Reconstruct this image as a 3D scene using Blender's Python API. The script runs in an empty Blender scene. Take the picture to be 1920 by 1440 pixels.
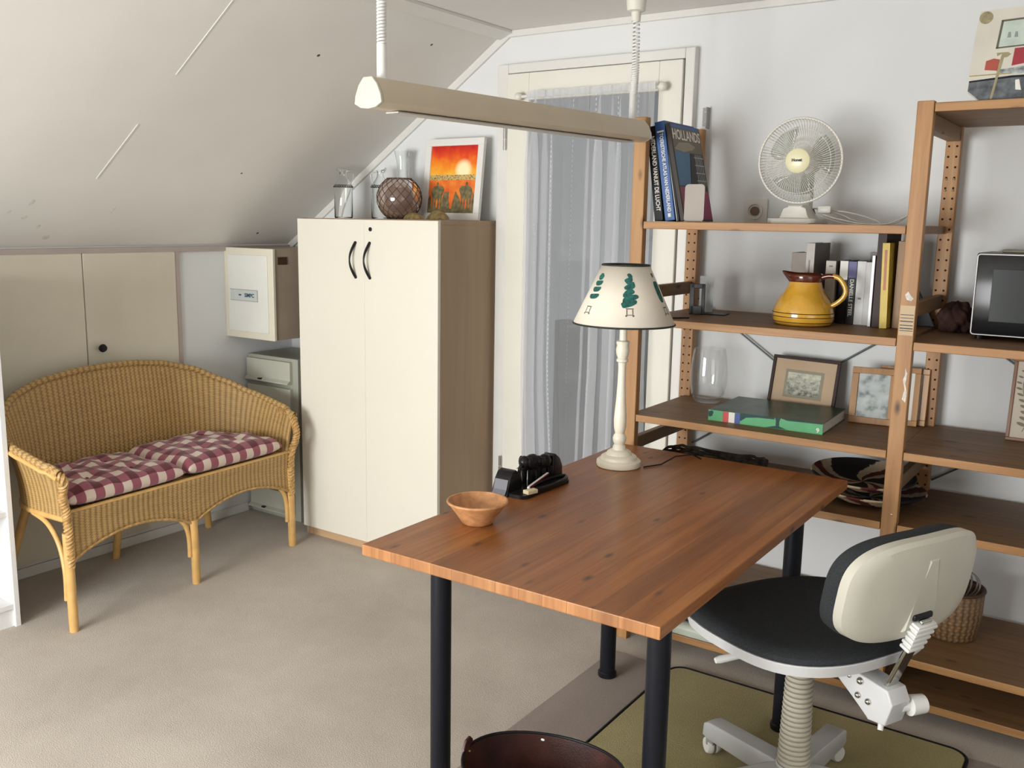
import bpy, bmesh, math, random
from mathutils import Vector, Matrix, Euler
random.seed(7)
PI = math.pi
S = bpy.context.scene
COL = S.collection

# ------------------------------------------------------------------ camera
cam = bpy.data.cameras.new('camera')
cam_o = bpy.data.objects.new('camera', cam); COL.objects.link(cam_o)
CR = Vector((0.824341, 0.565845, 0.016763)); CU = Vector((-0.110614, 0.131965, 0.985063)); CF = Vector((-0.555181, 0.813882, -0.171375))
M = Matrix((CR, CU, -CF)).transposed().to_4x4()
M.translation = Vector((3.63, 0.0, 1.448))
cam_o.matrix_world = M
cam.sensor_width = 36.0
cam.lens = 1757.75 / 1920.0 * 36.0
cam.clip_start = 0.02
S.camera = cam_o

# ------------------------------------------------------------------ world and light
S.view_settings.view_transform = 'Standard'
S.view_settings.look = 'None'
S.view_settings.gamma = 1.0
S.view_settings.use_curve_mapping = False
S.view_settings.exposure = 0.0
W = bpy.data.worlds.new('world'); S.world = W; W.use_nodes = True
W.node_tree.nodes['Background'].inputs[0].default_value = (0.66, 0.69, 0.73, 1)
W.node_tree.nodes['Background'].inputs[1].default_value = 0.26

def area(name, loc, target, sx, sy, power, col=(1, 1, 1)):
    l = bpy.data.lights.new(name, 'AREA'); l.shape = 'RECTANGLE'; l.size = sx; l.size_y = sy
    l.energy = power; l.color = col
    o = bpy.data.objects.new(name, l); COL.objects.link(o)
    o.location = loc
    o.rotation_euler = (Vector(target) - Vector(loc)).to_track_quat('-Z', 'Y').to_euler()
    return o
# daylight entering through the wide window of the front gable wall; weak added fill lamp on the right, no window there
area('window_light_front', (1.50, -1.66, 0.98), (1.75, 3.0, 0.55), 1.75, 1.25, 150, (0.985, 1.0, 0.985))
area('fill_light_right', (5.05, 0.6, 1.15), (0.0, 1.4, 1.0), 1.6, 1.0, 8, (1.0, 0.99, 0.96))

# ------------------------------------------------------------------ colour and materials
def s2l(c):
    c /= 255.0
    return c / 12.92 if c <= 0.04045 else ((c + 0.055) / 1.055) ** 2.4
def rgb(r, g, b): return (s2l(r), s2l(g), s2l(b), 1)
MATS = {}
class NT:
    def __init__(s, name):
        s.m = bpy.data.materials.new(name); s.m.use_nodes = True
        s.t = s.m.node_tree; s.b = s.t.nodes['Principled BSDF']; s.out = s.t.nodes['Material Output']
    def n(s, typ, **kw):
        nd = s.t.nodes.new(typ)
        for k, v in kw.items():
            if k.startswith('i_'):
                key = k[2:]
                key = int(key) if key.isdigit() else key.replace('_', ' ')
                nd.inputs[key].default_value = v
            else: setattr(nd, k, v)
        return nd
    def l(s, a, ai, b, bi): s.t.links.new(a.outputs[ai], b.inputs[bi])
    def ramp(s, src, si, stops):
        r = s.n('ShaderNodeValToRGB'); s.l(src, si, r, 'Fac')
        e = r.color_ramp.elements
        e[0].position, e[0].color = stops[0]; e[1].position, e[1].color = stops[-1]
        for p, c in stops[1:-1]:
            x = e.new(p); x.color = c
        return r
    def math(s, op, a, b=None, clamp=False):
        nd = s.n('ShaderNodeMath', operation=op); nd.use_clamp = clamp
        for i, v in enumerate((a, b)):
            if v is None: continue
            if isinstance(v, tuple): s.l(v[0], v[1], nd, i)
            else: nd.inputs[i].default_value = v
        return (nd, 0)
    def coord(s, which='Object', scale=(1, 1, 1), rot=(0, 0, 0)):
        c = s.n('ShaderNodeTexCoord'); mp = s.n('ShaderNodeMapping')
        s.l(c, which, mp, 'Vector'); mp.inputs['Scale'].default_value = scale; mp.inputs['Rotation'].default_value = rot
        return mp
    def bump(s, src, si, strength=0.3, dist=0.002):
        b = s.n('ShaderNodeBump'); b.inputs['Strength'].default_value = strength; b.inputs['Distance'].default_value = dist
        s.l(src, si, b, 'Height'); s.l(b, 0, s.b, 'Normal'); return b

def plain(name, col, rough=0.5, metal=0.0, var=0.06, scale=8, bump=0.0, bscale=200, spec=0.5, alpha=None, coat=0):
    """procedural paint / plastic: slight tonal variation plus optional grain"""
    if name in MATS: return MATS[name]
    t = NT(name); mp = t.coord()
    nz = t.n('ShaderNodeTexNoise', i_Scale=scale, i_Detail=3.0); t.l(mp, 0, nz, 'Vector')
    lo = tuple(c * (1 - var) for c in col[:3]) + (1,); hi = tuple(min(1, c * (1 + var)) for c in col[:3]) + (1,)
    r = t.ramp(nz, 'Fac', [(0.3, lo), (0.7, hi)]); t.l(r, 0, t.b, 'Base Color')
    t.b.inputs['Roughness'].default_value = rough; t.b.inputs['Metallic'].default_value = metal
    if max(col[:3]) < 0.09 and spec == 0.5: spec = 0.22
    t.b.inputs['Specular IOR Level'].default_value = spec
    if coat: t.b.inputs['Coat Weight'].default_value = coat
    if bump:
        n2 = t.n('ShaderNodeTexNoise', i_Scale=bscale, i_Detail=2.0); t.l(mp, 0, n2, 'Vector')
        t.bump(n2, 'Fac', bump, 0.001)
    MATS[name] = t.m; return t.m

def glass(name, col=(1, 1, 1, 1), rough=0.0, ior=1.45, thin=False):
    if name in MATS: return MATS[name]
    t = NT(name)
    if thin:   # one sheet: mostly clear with a mirror sheen at grazing angles
        tr = t.n('ShaderNodeBsdfTransparent'); tr.inputs[0].default_value = col
        gl = t.n('ShaderNodeBsdfGlossy'); gl.inputs['Roughness'].default_value = 0.03
        fr = t.n('ShaderNodeLayerWeight', i_Blend=0.5); mx = t.n('ShaderNodeMixShader')
        f2 = t.math('ADD', t.math('MULTIPLY', t.math('POWER', (fr, 'Facing'), 3.5), 0.55), 0.045, True)
        t.t.links.new(f2[0].outputs[0], mx.inputs[0]); t.l(tr, 0, mx, 1); t.l(gl, 0, mx, 2); t.l(mx, 0, t.out, 0)
        t.t.nodes.remove(t.b)
    else:
        t.b.inputs['Base Color'].default_value = col; t.b.inputs['Transmission Weight'].default_value = 1
        t.b.inputs['Roughness'].default_value = rough; t.b.inputs['IOR'].default_value = ior
    MATS[name] = t.m; return t.m

def wood(name, cols, grain='X', rough=0.45, stave=None, across='X', knots=True, gs=1.0, kcol=None, kthr=0.08, coat=0.0):
    """planed wood: long grain, optional glued staves with tone per stave, dark knots"""
    if name in MATS: return MATS[name]
    t = NT(name); ai = 'XYZ'.index(grain)
    sc = [26 * gs] * 3; sc[ai] = 1.6 * gs
    mp = t.coord('Object', tuple(sc))
    nz = t.n('ShaderNodeTexNoise', i_Scale=1.0, i_Detail=5.0, i_Roughness=0.6, i_Distortion=0.8)
    c0 = t.n('ShaderNodeTexCoord'); sp = t.n('ShaderNodeSeparateXYZ'); t.l(c0, 'Object', sp, 0)
    add = t.n('ShaderNodeVectorMath', operation='ADD'); t.l(mp, 0, add, 0)
    if stave:
        idx = t.math('FLOOR', t.math('DIVIDE', (sp, across), stave))
        wn = t.n('ShaderNodeTexWhiteNoise', noise_dimensions='1D'); t.t.links.new(idx[0].outputs[0], wn.inputs['W'])
        off = t.n('ShaderNodeVectorMath', operation='SCALE'); t.l(wn, 'Color', off, 0); off.inputs['Scale'].default_value = 40
        t.l(off, 0, add, 1)
    t.l(add, 0, nz, 'Vector')
    r = t.ramp(nz, 'Fac', [(0.28, cols[0]), (0.5, cols[1]), (0.72, cols[2])])
    last = (r, 0)
    if stave:
        mm = t.n('ShaderNodeMix', data_type='RGBA', blend_type='MULTIPLY'); mm.inputs['Factor'].default_value = 1
        rr = t.ramp(wn, 'Value', [(0.0, (0.84, 0.82, 0.80, 1)), (1.0, (1.10, 1.08, 1.06, 1))])
        t.l(r, 0, mm, 'A'); t.l(rr, 0, mm, 'B'); last = (mm, 'Result')
        fr = t.math('FRACT', t.math('DIVIDE', (sp, across), stave))
        ed = t.math('LESS_THAN', fr, 0.02)
        m3 = t.n('ShaderNodeMix', data_type='RGBA'); t.t.links.new(ed[0].outputs[0], m3.inputs['Factor'])
        t.t.links.new(last[0].outputs[last[1]], m3.inputs['A']); m3.inputs['B'].default_value = tuple(c * 0.8 for c in cols[0][:3]) + (1,)
        last = (m3, 'Result')
    if knots:
        ks = [17.0] * 3; ks[ai] = 7.0
        mk = t.coord('Object', tuple(ks))
        vo = t.n('ShaderNodeTexVoronoi', i_Scale=1.0); t.l(mk, 0, vo, 'Vector')
        sel = t.math('GREATER_THAN', (vo, 'Color'), 0.45)
        kd = t.ramp(vo, 'Distance', [(kthr * 0.5, (1, 1, 1, 1)), (kthr * 2.4, (0, 0, 0, 1))])
        kf = t.math('MULTIPLY', (kd, 0), (sel[0], 0))
        m2 = t.n('ShaderNodeMix', data_type='RGBA'); t.t.links.new(kf[0].outputs[0], m2.inputs['Factor'])
        t.t.links.new(last[0].outputs[last[1]], m2.inputs['A'])
        m2.inputs['B'].default_value = kcol or tuple(c * 0.28 for c in cols[0][:3]) + (1,)
        last = (m2, 'Result')
    t.t.links.new(last[0].outputs[last[1]], t.b.inputs['Base Color'])
    t.b.inputs['Roughness'].default_value = rough
    if coat: t.b.inputs['Coat Weight'].default_value = coat; t.b.inputs['Coat Roughness'].default_value = 0.25
    t.bump(nz, 'Fac', 0.12, 0.001)
    MATS[name] = t.m; return t.m

def wicker(name, c_lo, c_hi, pu=0.016, pv=0.006):
    """woven cane: UV in metres; stakes run along V, weavers along U"""
    t = NT(name); tc = t.n('ShaderNodeTexCoord'); sp = t.n('ShaderNodeSeparateXYZ'); t.l(tc, 'UV', sp, 0)
    row = t.math('FLOOR', t.math('DIVIDE', (sp, 1), pv))
    ph = t.math('MULTIPLY', row, PI)
    u = t.math('ADD', t.math('MULTIPLY', (sp, 0), 2 * PI / pu), ph)
    a = t.math('SINE', u)
    v = t.math('ABSOLUTE', t.math('SINE', t.math('MULTIPLY', (sp, 1), PI / pv)))
    h = t.math('MULTIPLY', t.math('ADD', t.math('MULTIPLY', a, 0.5), 0.5), v)
    stake = t.math('ABSOLUTE', t.math('SINE', t.math('MULTIPLY', (sp, 0), PI / pu)))
    hh = t.math('ADD', t.math('MULTIPLY', h, 0.45), t.math('MULTIPLY', stake, 0.62))
    nz = t.n('ShaderNodeTexNoise', i_Scale=30.0, i_Detail=3.0)
    mp = t.n('ShaderNodeMapping'); t.l(tc, 'UV', mp, 0); mp.inputs['Scale'].default_value = (0.25, 3, 1); t.l(mp, 0, nz, 'Vector')
    f = t.math('ADD', t.math('MULTIPLY', hh, 0.75), t.math('MULTIPLY', (nz, 'Fac'), 0.35))
    r = t.ramp(f[0], 0, [(0.15, c_lo), (0.95, c_hi)]); t.l(r, 0, t.b, 'Base Color')
    t.b.inputs['Roughness'].default_value = 0.5
    t.bump(hh[0], 0, 0.8, 0.003)
    return t.m

# paints and setting
m_wall = plain('white wall plaster', (0.74, 0.75, 0.755, 1), 0.9, var=0.02, scale=2, bump=0.15, bscale=90)
m_slope = plain('painted board ceiling', (0.75, 0.735, 0.70, 1), 0.85, var=0.05, scale=1.6, bump=0.08, bscale=60)
m_ceil = plain('flat ceiling paint', (0.77, 0.75, 0.73, 1), 0.9, var=0.03, scale=2, bump=0.1, bscale=80)
m_trim = plain('white gloss trim', (0.72, 0.71, 0.68, 1), 0.4, var=0.03)
m_cream = plain('cream door paint', (0.74, 0.72, 0.645, 1), 0.45, var=0.02, scale=3)
m_creamdull = plain('cream cupboard paint', (0.67, 0.625, 0.52, 1), 0.5, var=0.05, scale=3)
m_mauve = plain('dull pink frame paint', (0.45, 0.38, 0.35, 1), 0.6)
m_wardfront = plain('cream laminate', (0.78, 0.745, 0.65, 1), 0.42, var=0.015, scale=2)
m_black = plain('black plastic', (0.012, 0.012, 0.014, 1), 0.35)
m_blackpaint = plain('black painted steel', (0.010, 0.011, 0.016, 1), 0.38)
m_white = plain('white plastic', (0.75, 0.75, 0.73, 1), 0.35)
m_whitepaper = plain('off white paper', (0.72, 0.70, 0.65, 1), 0.8)
m_grey = plain('grey plastic', (0.35, 0.34, 0.32, 1), 0.5)
m_steel = plain('brushed steel', (0.62, 0.62, 0.62, 1), 0.25, metal=1.0)
m_brass = plain('aged brass', (0.35, 0.28, 0.14, 1), 0.35, metal=0.8)
m_wire = plain('dark wire', (0.10, 0.11, 0.12, 1), 0.4, metal=0.7)

def carpet(name, c1, c2, sc=260, bmp=0.6):
    t = NT(name); mp = t.coord()
    n1 = t.n('ShaderNodeTexNoise', i_Scale=sc, i_Detail=2.0, i_Roughness=0.7); t.l(mp, 0, n1, 'Vector')
    n2 = t.n('ShaderNodeTexNoise', i_Scale=2.3, i_Detail=4.0, i_Roughness=0.6); t.l(mp, 0, n2, 'Vector')
    f = t.math('ADD', t.math('MULTIPLY', (n1, 'Fac'), 0.6), t.math('MULTIPLY', (n2, 'Fac'), 0.4))
    r = t.ramp(f[0], 0, [(0.32, c1), (0.66, c2)]); t.l(r, 0, t.b, 'Base Color')
    t.b.inputs['Roughness'].default_value = 1.0; t.b.inputs['Specular IOR Level'].default_value = 0.1
    t.b.inputs['Sheen Weight'].default_value = 0.2
    t.bump(n1, 'Fac', bmp, 0.004)
    return t.m
m_carpet = carpet('beige carpet', (0.36, 0.305, 0.255, 1), (0.60, 0.535, 0.46, 1))
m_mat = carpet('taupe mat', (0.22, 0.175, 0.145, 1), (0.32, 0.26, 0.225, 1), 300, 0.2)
m_olive = carpet('olive rug pile', (0.26, 0.215, 0.085, 1), (0.42, 0.36, 0.16, 1), 240)

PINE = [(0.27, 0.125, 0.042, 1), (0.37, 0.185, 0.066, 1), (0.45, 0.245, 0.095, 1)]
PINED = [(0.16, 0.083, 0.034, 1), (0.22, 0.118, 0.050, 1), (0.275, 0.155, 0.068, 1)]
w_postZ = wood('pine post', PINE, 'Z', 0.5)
w_shelfX = wood('shaded pine shelf board', PINED, 'X', 0.55, stave=0.095, across='Y')  # same pine as the edges; shade on the board tops put into the colour
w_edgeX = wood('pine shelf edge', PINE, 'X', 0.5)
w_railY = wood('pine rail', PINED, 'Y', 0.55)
w_frameZ = wood('pine picture frame', PINE, 'Z', 0.4, knots=False)
TBL = [(0.19, 0.062, 0.014, 1), (0.30, 0.105, 0.025, 1), (0.40, 0.158, 0.042, 1)]
w_table = wood('stained pine staves', TBL, 'Y', 0.36, stave=0.057, across='X', kcol=(0.055, 0.02, 0.01, 1), kthr=0.075, coat=0.10)
TBE = [(0.27, 0.105, 0.030, 1), (0.38, 0.165, 0.055, 1), (0.47, 0.225, 0.082, 1)]
w_tedge = wood('stained pine end grain', TBE, 'Z', 0.4, stave=0.057, across='X', kcol=(0.12, 0.03, 0.015, 1))
w_tedgeY = wood('stained pine long edge', [(0.22, 0.08, 0.025, 1), (0.34, 0.13, 0.045, 1), (0.42, 0.18, 0.065, 1)], 'Y', 0.4)
w_beech = wood('beech veneer', [(0.34, 0.235, 0.145, 1), (0.375, 0.26, 0.165, 1), (0.40, 0.285, 0.18, 1)], 'Z', 0.5, knots=False, gs=0.7)
w_beechX = wood('beech veneer plinth', [(0.52, 0.33, 0.19, 1), (0.58, 0.38, 0.22, 1), (0.62, 0.42, 0.25, 1)], 'X', 0.5, knots=False)
w_dark = wood('dark brown wood', [(0.018, 0.008, 0.006, 1), (0.028, 0.012, 0.009, 1), (0.042, 0.018, 0.012, 1)], 'Z', 0.65, knots=False)
m_cane = wicker('woven cane', (0.20, 0.11, 0.030, 1), (0.63, 0.41, 0.165, 1), 0.022, 0.0062)
m_pole = plain('peeled cane pole', (0.66, 0.40, 0.14, 1), 0.35, var=0.12, scale=25)
m_rope = wicker('woven rope', (0.07, 0.035, 0.015, 1), (0.31, 0.185, 0.088, 1), 0.02, 0.011)

# ------------------------------------------------------------------ mesh helper
class B:
    def __init__(s, uv=False):
        s.bm = bmesh.new(); s.mi = 0; s.uv = s.bm.loops.layers.uv.new('UVMap') if uv else None
    def box(s, x0, x1, y0, y1, z0, z1, bev=0.0, mat=None, seg=2):
        vs = [s.bm.verts.new((x, y, z)) for x in (x0, x1) for y in (y0, y1) for z in (z0, z1)]
        fs = [s.bm.faces.new([vs[i] for i in q]) for q in ((0, 1, 3, 2), (4, 6, 7, 5), (0, 4, 5, 1), (2, 3, 7, 6), (0, 2, 6, 4), (1, 5, 7, 3))]
        for f in fs: f.material_index = s.mi
        if bev:
            es = list({e for f in fs for e in f.edges})
            r = bmesh.ops.bevel(s.bm, geom=es, offset=bev, segments=seg, affect='EDGES', profile=0.5, clamp_overlap=True)
            for f in r['faces']: f.material_index = s.mi
            vs = list({v for v in vs if v.is_valid} | {v for f in r['faces'] for v in f.verts})
        if mat is not None: bmesh.ops.transform(s.bm, matrix=mat, verts=vs)
        return s
    def prism(s, pts, a0, a1, axis='Y', bev=0):
        """pts 2-D outline extruded along axis; Y: pts=(x,z); X: pts=(y,z); Z: pts=(x,y)"""
        def mk(p, a):
            return {'Y': (p[0], a, p[1]), 'X': (a, p[0], p[1]), 'Z': (p[0], p[1], a)}[axis]
        v0 = [s.bm.verts.new(mk(p, a0)) for p in pts]; v1 = [s.bm.verts.new(mk(p, a1)) for p in pts]
        n = len(pts); fs = [s.bm.faces.new(v0), s.bm.faces.new(v1[::-1])]
        for i in range(n): fs.append(s.bm.faces.new((v0[i], v1[i], v1[(i + 1) % n], v0[(i + 1) % n])))
        for f in fs: f.material_index = s.mi
        if bev:
            es = list(set(fs[0].edges) | set(fs[1].edges))
            r = bmesh.ops.bevel(s.bm, geom=es, offset=bev, segments=3, affect='EDGES', profile=0.5, clamp_overlap=True)
            for f in r['faces']: f.material_index = s.mi
        return s
    def lathe(s, prof, n=32, c=(0, 0, 0), mat=None, a0=0, a1=2 * PI, cap=True):
        full = abs(a1 - a0 - 2 * PI) < 1e-6; k = n if full else n + 1; rings = []
        al = []
        for (r, z) in prof:
            if r < 1e-6:
                v = s.bm.verts.new((c[0], c[1], c[2] + z)); rings.append([v] * k); al.append(v)
            else:
                rg = [s.bm.verts.new((c[0] + r * math.cos(a0 + (a1 - a0) * i / n), c[1] + r * math.sin(a0 + (a1 - a0) * i / n), c[2] + z)) for i in range(k)]
                rings.append(rg); al += rg
        for j in range(len(prof) - 1):
            for i in range(n):
                a, b = rings[j][i], rings[j][(i + 1) % k]; d, e = rings[j + 1][i], rings[j + 1][(i + 1) % k]
                vs = []
                for v in (a, b, e, d):
                    if v not in vs: vs.append(v)
                if len(vs) >= 3:
                    f = s.bm.faces.new(vs); f.material_index = s.mi
                    if s.uv:
                        for lp in f.loops:
                            ii = i + (1 if lp.vert in (b, e) else 0); jj = j + (1 if lp.vert in (d, e) else 0)
                            rr = max(p[0] for p in prof)
                            lp[s.uv].uv = (2 * PI * rr * ii / n, sum(math.dist(prof[q], prof[q + 1]) for q in range(jj)))
        if mat is not None: bmesh.ops.transform(s.bm, matrix=mat, verts=al)
        return s
    def tube(s, pts, r, n=8, cap=True, closed=False):
        pts = [Vector(p) for p in pts]; m = len(pts)
        rs = r if isinstance(r, (list, tuple)) else [r] * m
        T = []
        for i in range(m):
            a = pts[(i - 1) % m] if (closed or i > 0) else pts[i]; b = pts[(i + 1) % m] if (closed or i < m - 1) else pts[i]
            T.append((b - a).normalized())
        up = Vector((0, 0, 1)) if abs(T[0].z) < 0.9 else Vector((1, 0, 0))
        nrm = (up - T[0] * up.dot(T[0])).normalized(); rings = []
        for i in range(m):
            nrm = (nrm - T[i] * nrm.dot(T[i])).normalized(); bi = T[i].cross(nrm)
            rings.append([s.bm.verts.new(pts[i] + (nrm * math.cos(2 * PI * k / n) + bi * math.sin(2 * PI * k / n)) * rs[i]) for k in range(n)])
        rng = range(m) if closed else range(m - 1)
        for i in rng:
            A, Bb = rings[i], rings[(i + 1) % m]
            for k in range(n):
                f = s.bm.faces.new((A[k], A[(k + 1) % n], Bb[(k + 1) % n], Bb[k])); f.material_index = s.mi
        if cap and not closed:
            for rg in (rings[0][::-1], rings[-1]):
                f = s.bm.faces.new(rg); f.material_index = s.mi
        return s
    def cyl(s, p0, p1, r, n=20, r1=None): return s.tube([p0, p1], [r, r if r1 is None else r1], n)
    def grid(s, fn, nu, nv, uvf=None, closeu=False):
        V = [[s.bm.verts.new(fn(i / nu, j / nv)) for j in range(nv + 1)] for i in range(nu if closeu else nu + 1)]
        for i in range(nu):
            for j in range(nv):
                i1 = (i + 1) % len(V)
                f = s.bm.faces.new((V[i][j], V[i1][j], V[i1][j + 1], V[i][j + 1])); f.material_index = s.mi
                if s.uv and uvf:
                    for lp, (a, b) in zip(f.loops, ((i, j), (i + 1, j), (i + 1, j + 1), (i, j + 1))): lp[s.uv].uv = uvf(a / nu, b / nv)
        return s
    def ball(s, c, rx, ry=None, rz=None, n=16, mat=None):
        ry = rx if ry is None else ry; rz = rx if rz is None else rz
        m = Matrix.Translation(c) @ (mat if mat is not None else Matrix()) @ Matrix.Diagonal((rx, ry, rz, 1))
        r = bmesh.ops.create_uvsphere(s.bm, u_segments=n, v_segments=max(6, n // 2), radius=1, matrix=m)
        for v in r['verts']:
            for f in v.link_faces: f.material_index = s.mi
        return s
    def build(s, name, mats, parent=None, smooth=None, loc=None, rot=None, recalc=True):
        if recalc: bmesh.ops.recalc_face_normals(s.bm, faces=s.bm.faces[:])
        me = bpy.data.meshes.new(name); s.bm.to_mesh(me); s.bm.free()
        for m in (mats if isinstance(mats, (list, tuple)) else [mats]): me.materials.append(m)
        if smooth is not None:
            for p in me.polygons: p.use_smooth = True
            try: me.set_sharp_from_angle(angle=math.radians(smooth))
            except Exception: pass
        o = bpy.data.objects.new(name, me); COL.objects.link(o)
        if parent: o.parent = parent
        if loc: o.location = loc
        if rot: o.rotation_euler = rot
        return o
def thing(name, label, cat, loc=(0, 0, 0), rot=(0, 0, 0), group=None):
    o = bpy.data.objects.new(name, None); COL.objects.link(o); o.empty_display_size = 0.05
    o.location = loc; o.rotation_euler = rot; return tag(o, label, cat, group)
def tag(o, label, cat, group=None):
    o['label'] = label; o['category'] = cat
    if group: o['group'] = group
    return o
def struct(o): o['kind'] = 'structure'; return o
def lab(o, l): o['label'] = l; return o
def sol(o, th, off=0):
    m = o.modifiers.new('thickness', 'SOLIDIFY'); m.thickness = th; m.offset = off; return o
def subsurf(o, lv=2):
    m = o.modifiers.new('smooth', 'SUBSURF'); m.levels = lv; m.render_levels = lv; return o

def text(name, body, size, mat, parent, origin, xdir, ydir, ext=0.0004, align='CENTER', bold=0.0, sx=1.0, shear=0):
    cu = bpy.data.curves.new(name, 'FONT'); cu.body = body; cu.size = size; cu.extrude = ext; cu.offset = bold
    cu.align_x = align; cu.align_y = 'CENTER'; cu.resolution_u = 3; cu.shear = shear
    tmp = bpy.data.objects.new(name + '_tmp', cu); COL.objects.link(tmp)
    dg = bpy.context.evaluated_depsgraph_get(); dg.update()
    me = bpy.data.meshes.new_from_object(tmp.evaluated_get(dg)); bpy.data.objects.remove(tmp)
    X = Vector(xdir).normalized(); Y = Vector(ydir).normalized(); Z = X.cross(Y)
    mt = Matrix((X * sx, Y, Z)).transposed().to_4x4(); mt.translation = Vector(origin)
    me.transform(mt); me.materials.clear(); me.materials.append(mat); me.name = name
    o = bpy.data.objects.new(name, me); COL.objects.link(o); o.parent = parent; return o


def catmull0(P_, n=8):
    P_ = [Vector(p) for p in P_]; out = []; Q = [P_[0]] + P_ + [P_[-1]]
    for i in range(1, len(Q) - 2):
        for k in range(n):
            t = k / n; a, b_, c, d = Q[i - 1], Q[i], Q[i + 1], Q[i + 2]
            out.append(0.5 * ((2 * b_) + (c - a) * t + (2 * a - 5 * b_ + 4 * c - d) * t * t + (3 * b_ - a - 3 * c + d) * t ** 3))
    out.append(P_[-1]); return out
# ================================================================== THE ROOM
YB = 3.31; XR = 5.22; YF = -1.8; KZ = 1.315; CX = 1.323; CZ = 2.213; K = (CZ - KZ) / CX
struct(B().box(-0.02, XR, YF, YB, -0.06, 0).build('floor', m_carpet))
# gable wall at the back, with the door opening x 1.30..2.17, z 0..2.075
b = B()
b.prism([(0, -0.02), (1.30, -0.02), (1.30, 2.19), (0, KZ)], YB, YB + 0.1)
b.prism([(1.30, 2.075), (2.17, 2.075), (2.17, CZ), (CX, CZ), (1.30, 2.197)], YB, YB + 0.1)
b.prism([(2.17, -0.02), (XR, -0.02), (XR, KZ), (XR - CX, CZ), (2.17, CZ)], YB, YB + 0.1)
struct(b.build('wall_back', m_wall))
struct(B().box(-0.1, 0, YF, YB, -0.02, KZ).build('wall_left', m_wall))
struct(B().box(XR, XR + 0.1, YF, YB, -0.02, KZ).build('wall_right', m_wall))
wx_a, wx_b, wz_a, wz_b = 0.60, 2.40, 0.35, 1.68
b = B(); b.prism([(0, -0.02), (XR, -0.02), (XR, wz_a), (0, wz_a)], YF - 0.1, YF)
b.prism([(0, wz_a), (wx_a, wz_a), (wx_a, KZ + K * wx_a), (0, KZ)], YF - 0.1, YF)
b.prism([(wx_b, wz_a), (XR, wz_a), (XR, KZ), (XR - CX, CZ), (wx_b, CZ)], YF - 0.1, YF)
b.prism([(wx_a, wz_b), (wx_b, wz_b), (wx_b, CZ), (CX, CZ), (wx_a, KZ + K * wx_a)], YF - 0.1, YF)
struct(b.build('wall_front', m_wall))
b = B()
for x0, x1 in ((wx_a, wx_a + 0.06), (1.47, 1.53), (wx_b - 0.06, wx_b)): b.box(x0, x1, YF - 0.08, YF + 0.02, wz_a, wz_b, 0.004)
for z0, z1 in ((wz_a, wz_a + 0.06), (wz_b - 0.06, wz_b)): b.box(wx_a, wx_b, YF - 0.08, YF + 0.02, z0, z1, 0.004)
win = struct(b.build('window_1', m_trim))
B().box(wx_a + 0.02, wx_b - 0.02, YF - 0.05, YF - 0.04, wz_a + 0.02, wz_b - 0.02).build('pane', glass('window glass', (0.97, 0.98, 0.98, 1), thin=True), win)
# ceilings: left slope, flat part, right slope
struct(B().prism([(-0.02, KZ - 0.0136), (CX, CZ), (CX, CZ + 0.06), (-0.02, KZ + 0.05)], YF, YB).build('ceiling_slope', m_slope)).name = 'ceiling'
struct(B().box(CX, XR - CX, YF, YB, CZ, CZ + 0.06).build('ceiling', m_ceil))
struct(B().prism([(XR + 0.02, KZ - 0.0136), (XR - CX, CZ), (XR - CX, CZ + 0.06), (XR + 0.02, KZ + 0.05)], YF, YB).build('ceiling', m_slope))
# trims where the ceilings meet the back wall and each other
def strip(pts, y0, y1): return B().prism(pts, y0, y1)
nx, nz = -(CZ - KZ), CX; ln = math.hypot(nx, nz); nx /= ln; nz /= ln
t = 0.030
struct(strip([(0, KZ), (CX, CZ), (CX - nx * t, CZ - nz * t), (-nx * t, KZ - nz * t)], YB - 0.014, YB).build('trim_1', m_trim))
struct(B().box(CX, XR - CX, YB - 0.016, YB, CZ - 0.026, CZ, 0.003).build('trim_2', m_trim))
struct(B().prism([(CX - 0.034, CZ - 0.024), (CX + 0.030, CZ - 0.001), (CX + 0.030, CZ - 0.012), (CX - 0.028, CZ - 0.034)], YF, YB - 0.016).build('trim_3', m_trim))
struct(B().box(0.0, 0.016, YF, YB, KZ - 0.028, KZ - 0.004, 0.003).build('trim_4', m_mauve))
# joint between two boards of the slope, with two short cover strips, and old nail holes
def on_slope(x, y, lift=0.0): return Vector((x - nx * lift, y, KZ + K * x - nz * lift))
b = B()
for xa, xb, w in ((0.872, 1.20, 0.0022), (0.383, 0.652, 0.003)):
    p = [on_slope(xa, 2.035 - w), on_slope(xb, 2.035 - w), on_slope(xb, 2.035 + w), on_slope(xa, 2.035 + w)]
    q = [v - Vector((nx, 0, nz)) * 0.002 for v in p]
    V = [b.bm.verts.new(v) for v in p + q]
    for f in ((3, 2, 1, 0), (4, 5, 6, 7), (0, 1, 5, 4), (1, 2, 6, 5), (2, 3, 7, 6), (3, 0, 4, 7)): b.bm.faces.new([V[i] for i in f])
struct(b.build('trim_5', m_trim))
b = B(); sr = Matrix.Rotation(-math.atan(K), 4, 'Y')
for x, y, r in ((1.045, 2.515, 0.007), (1.188, 2.982, 0.006), (0.454, 2.642, 0.005), (0.082, 3.035, 0.007)):
    b.ball(on_slope(x, y), r, r, 0.0012, 10, mat=sr)
struct(b.build('trim_6', plain('nail hole stain', (0.09, 0.07, 0.05, 1), 0.9)))
b = B()
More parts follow.
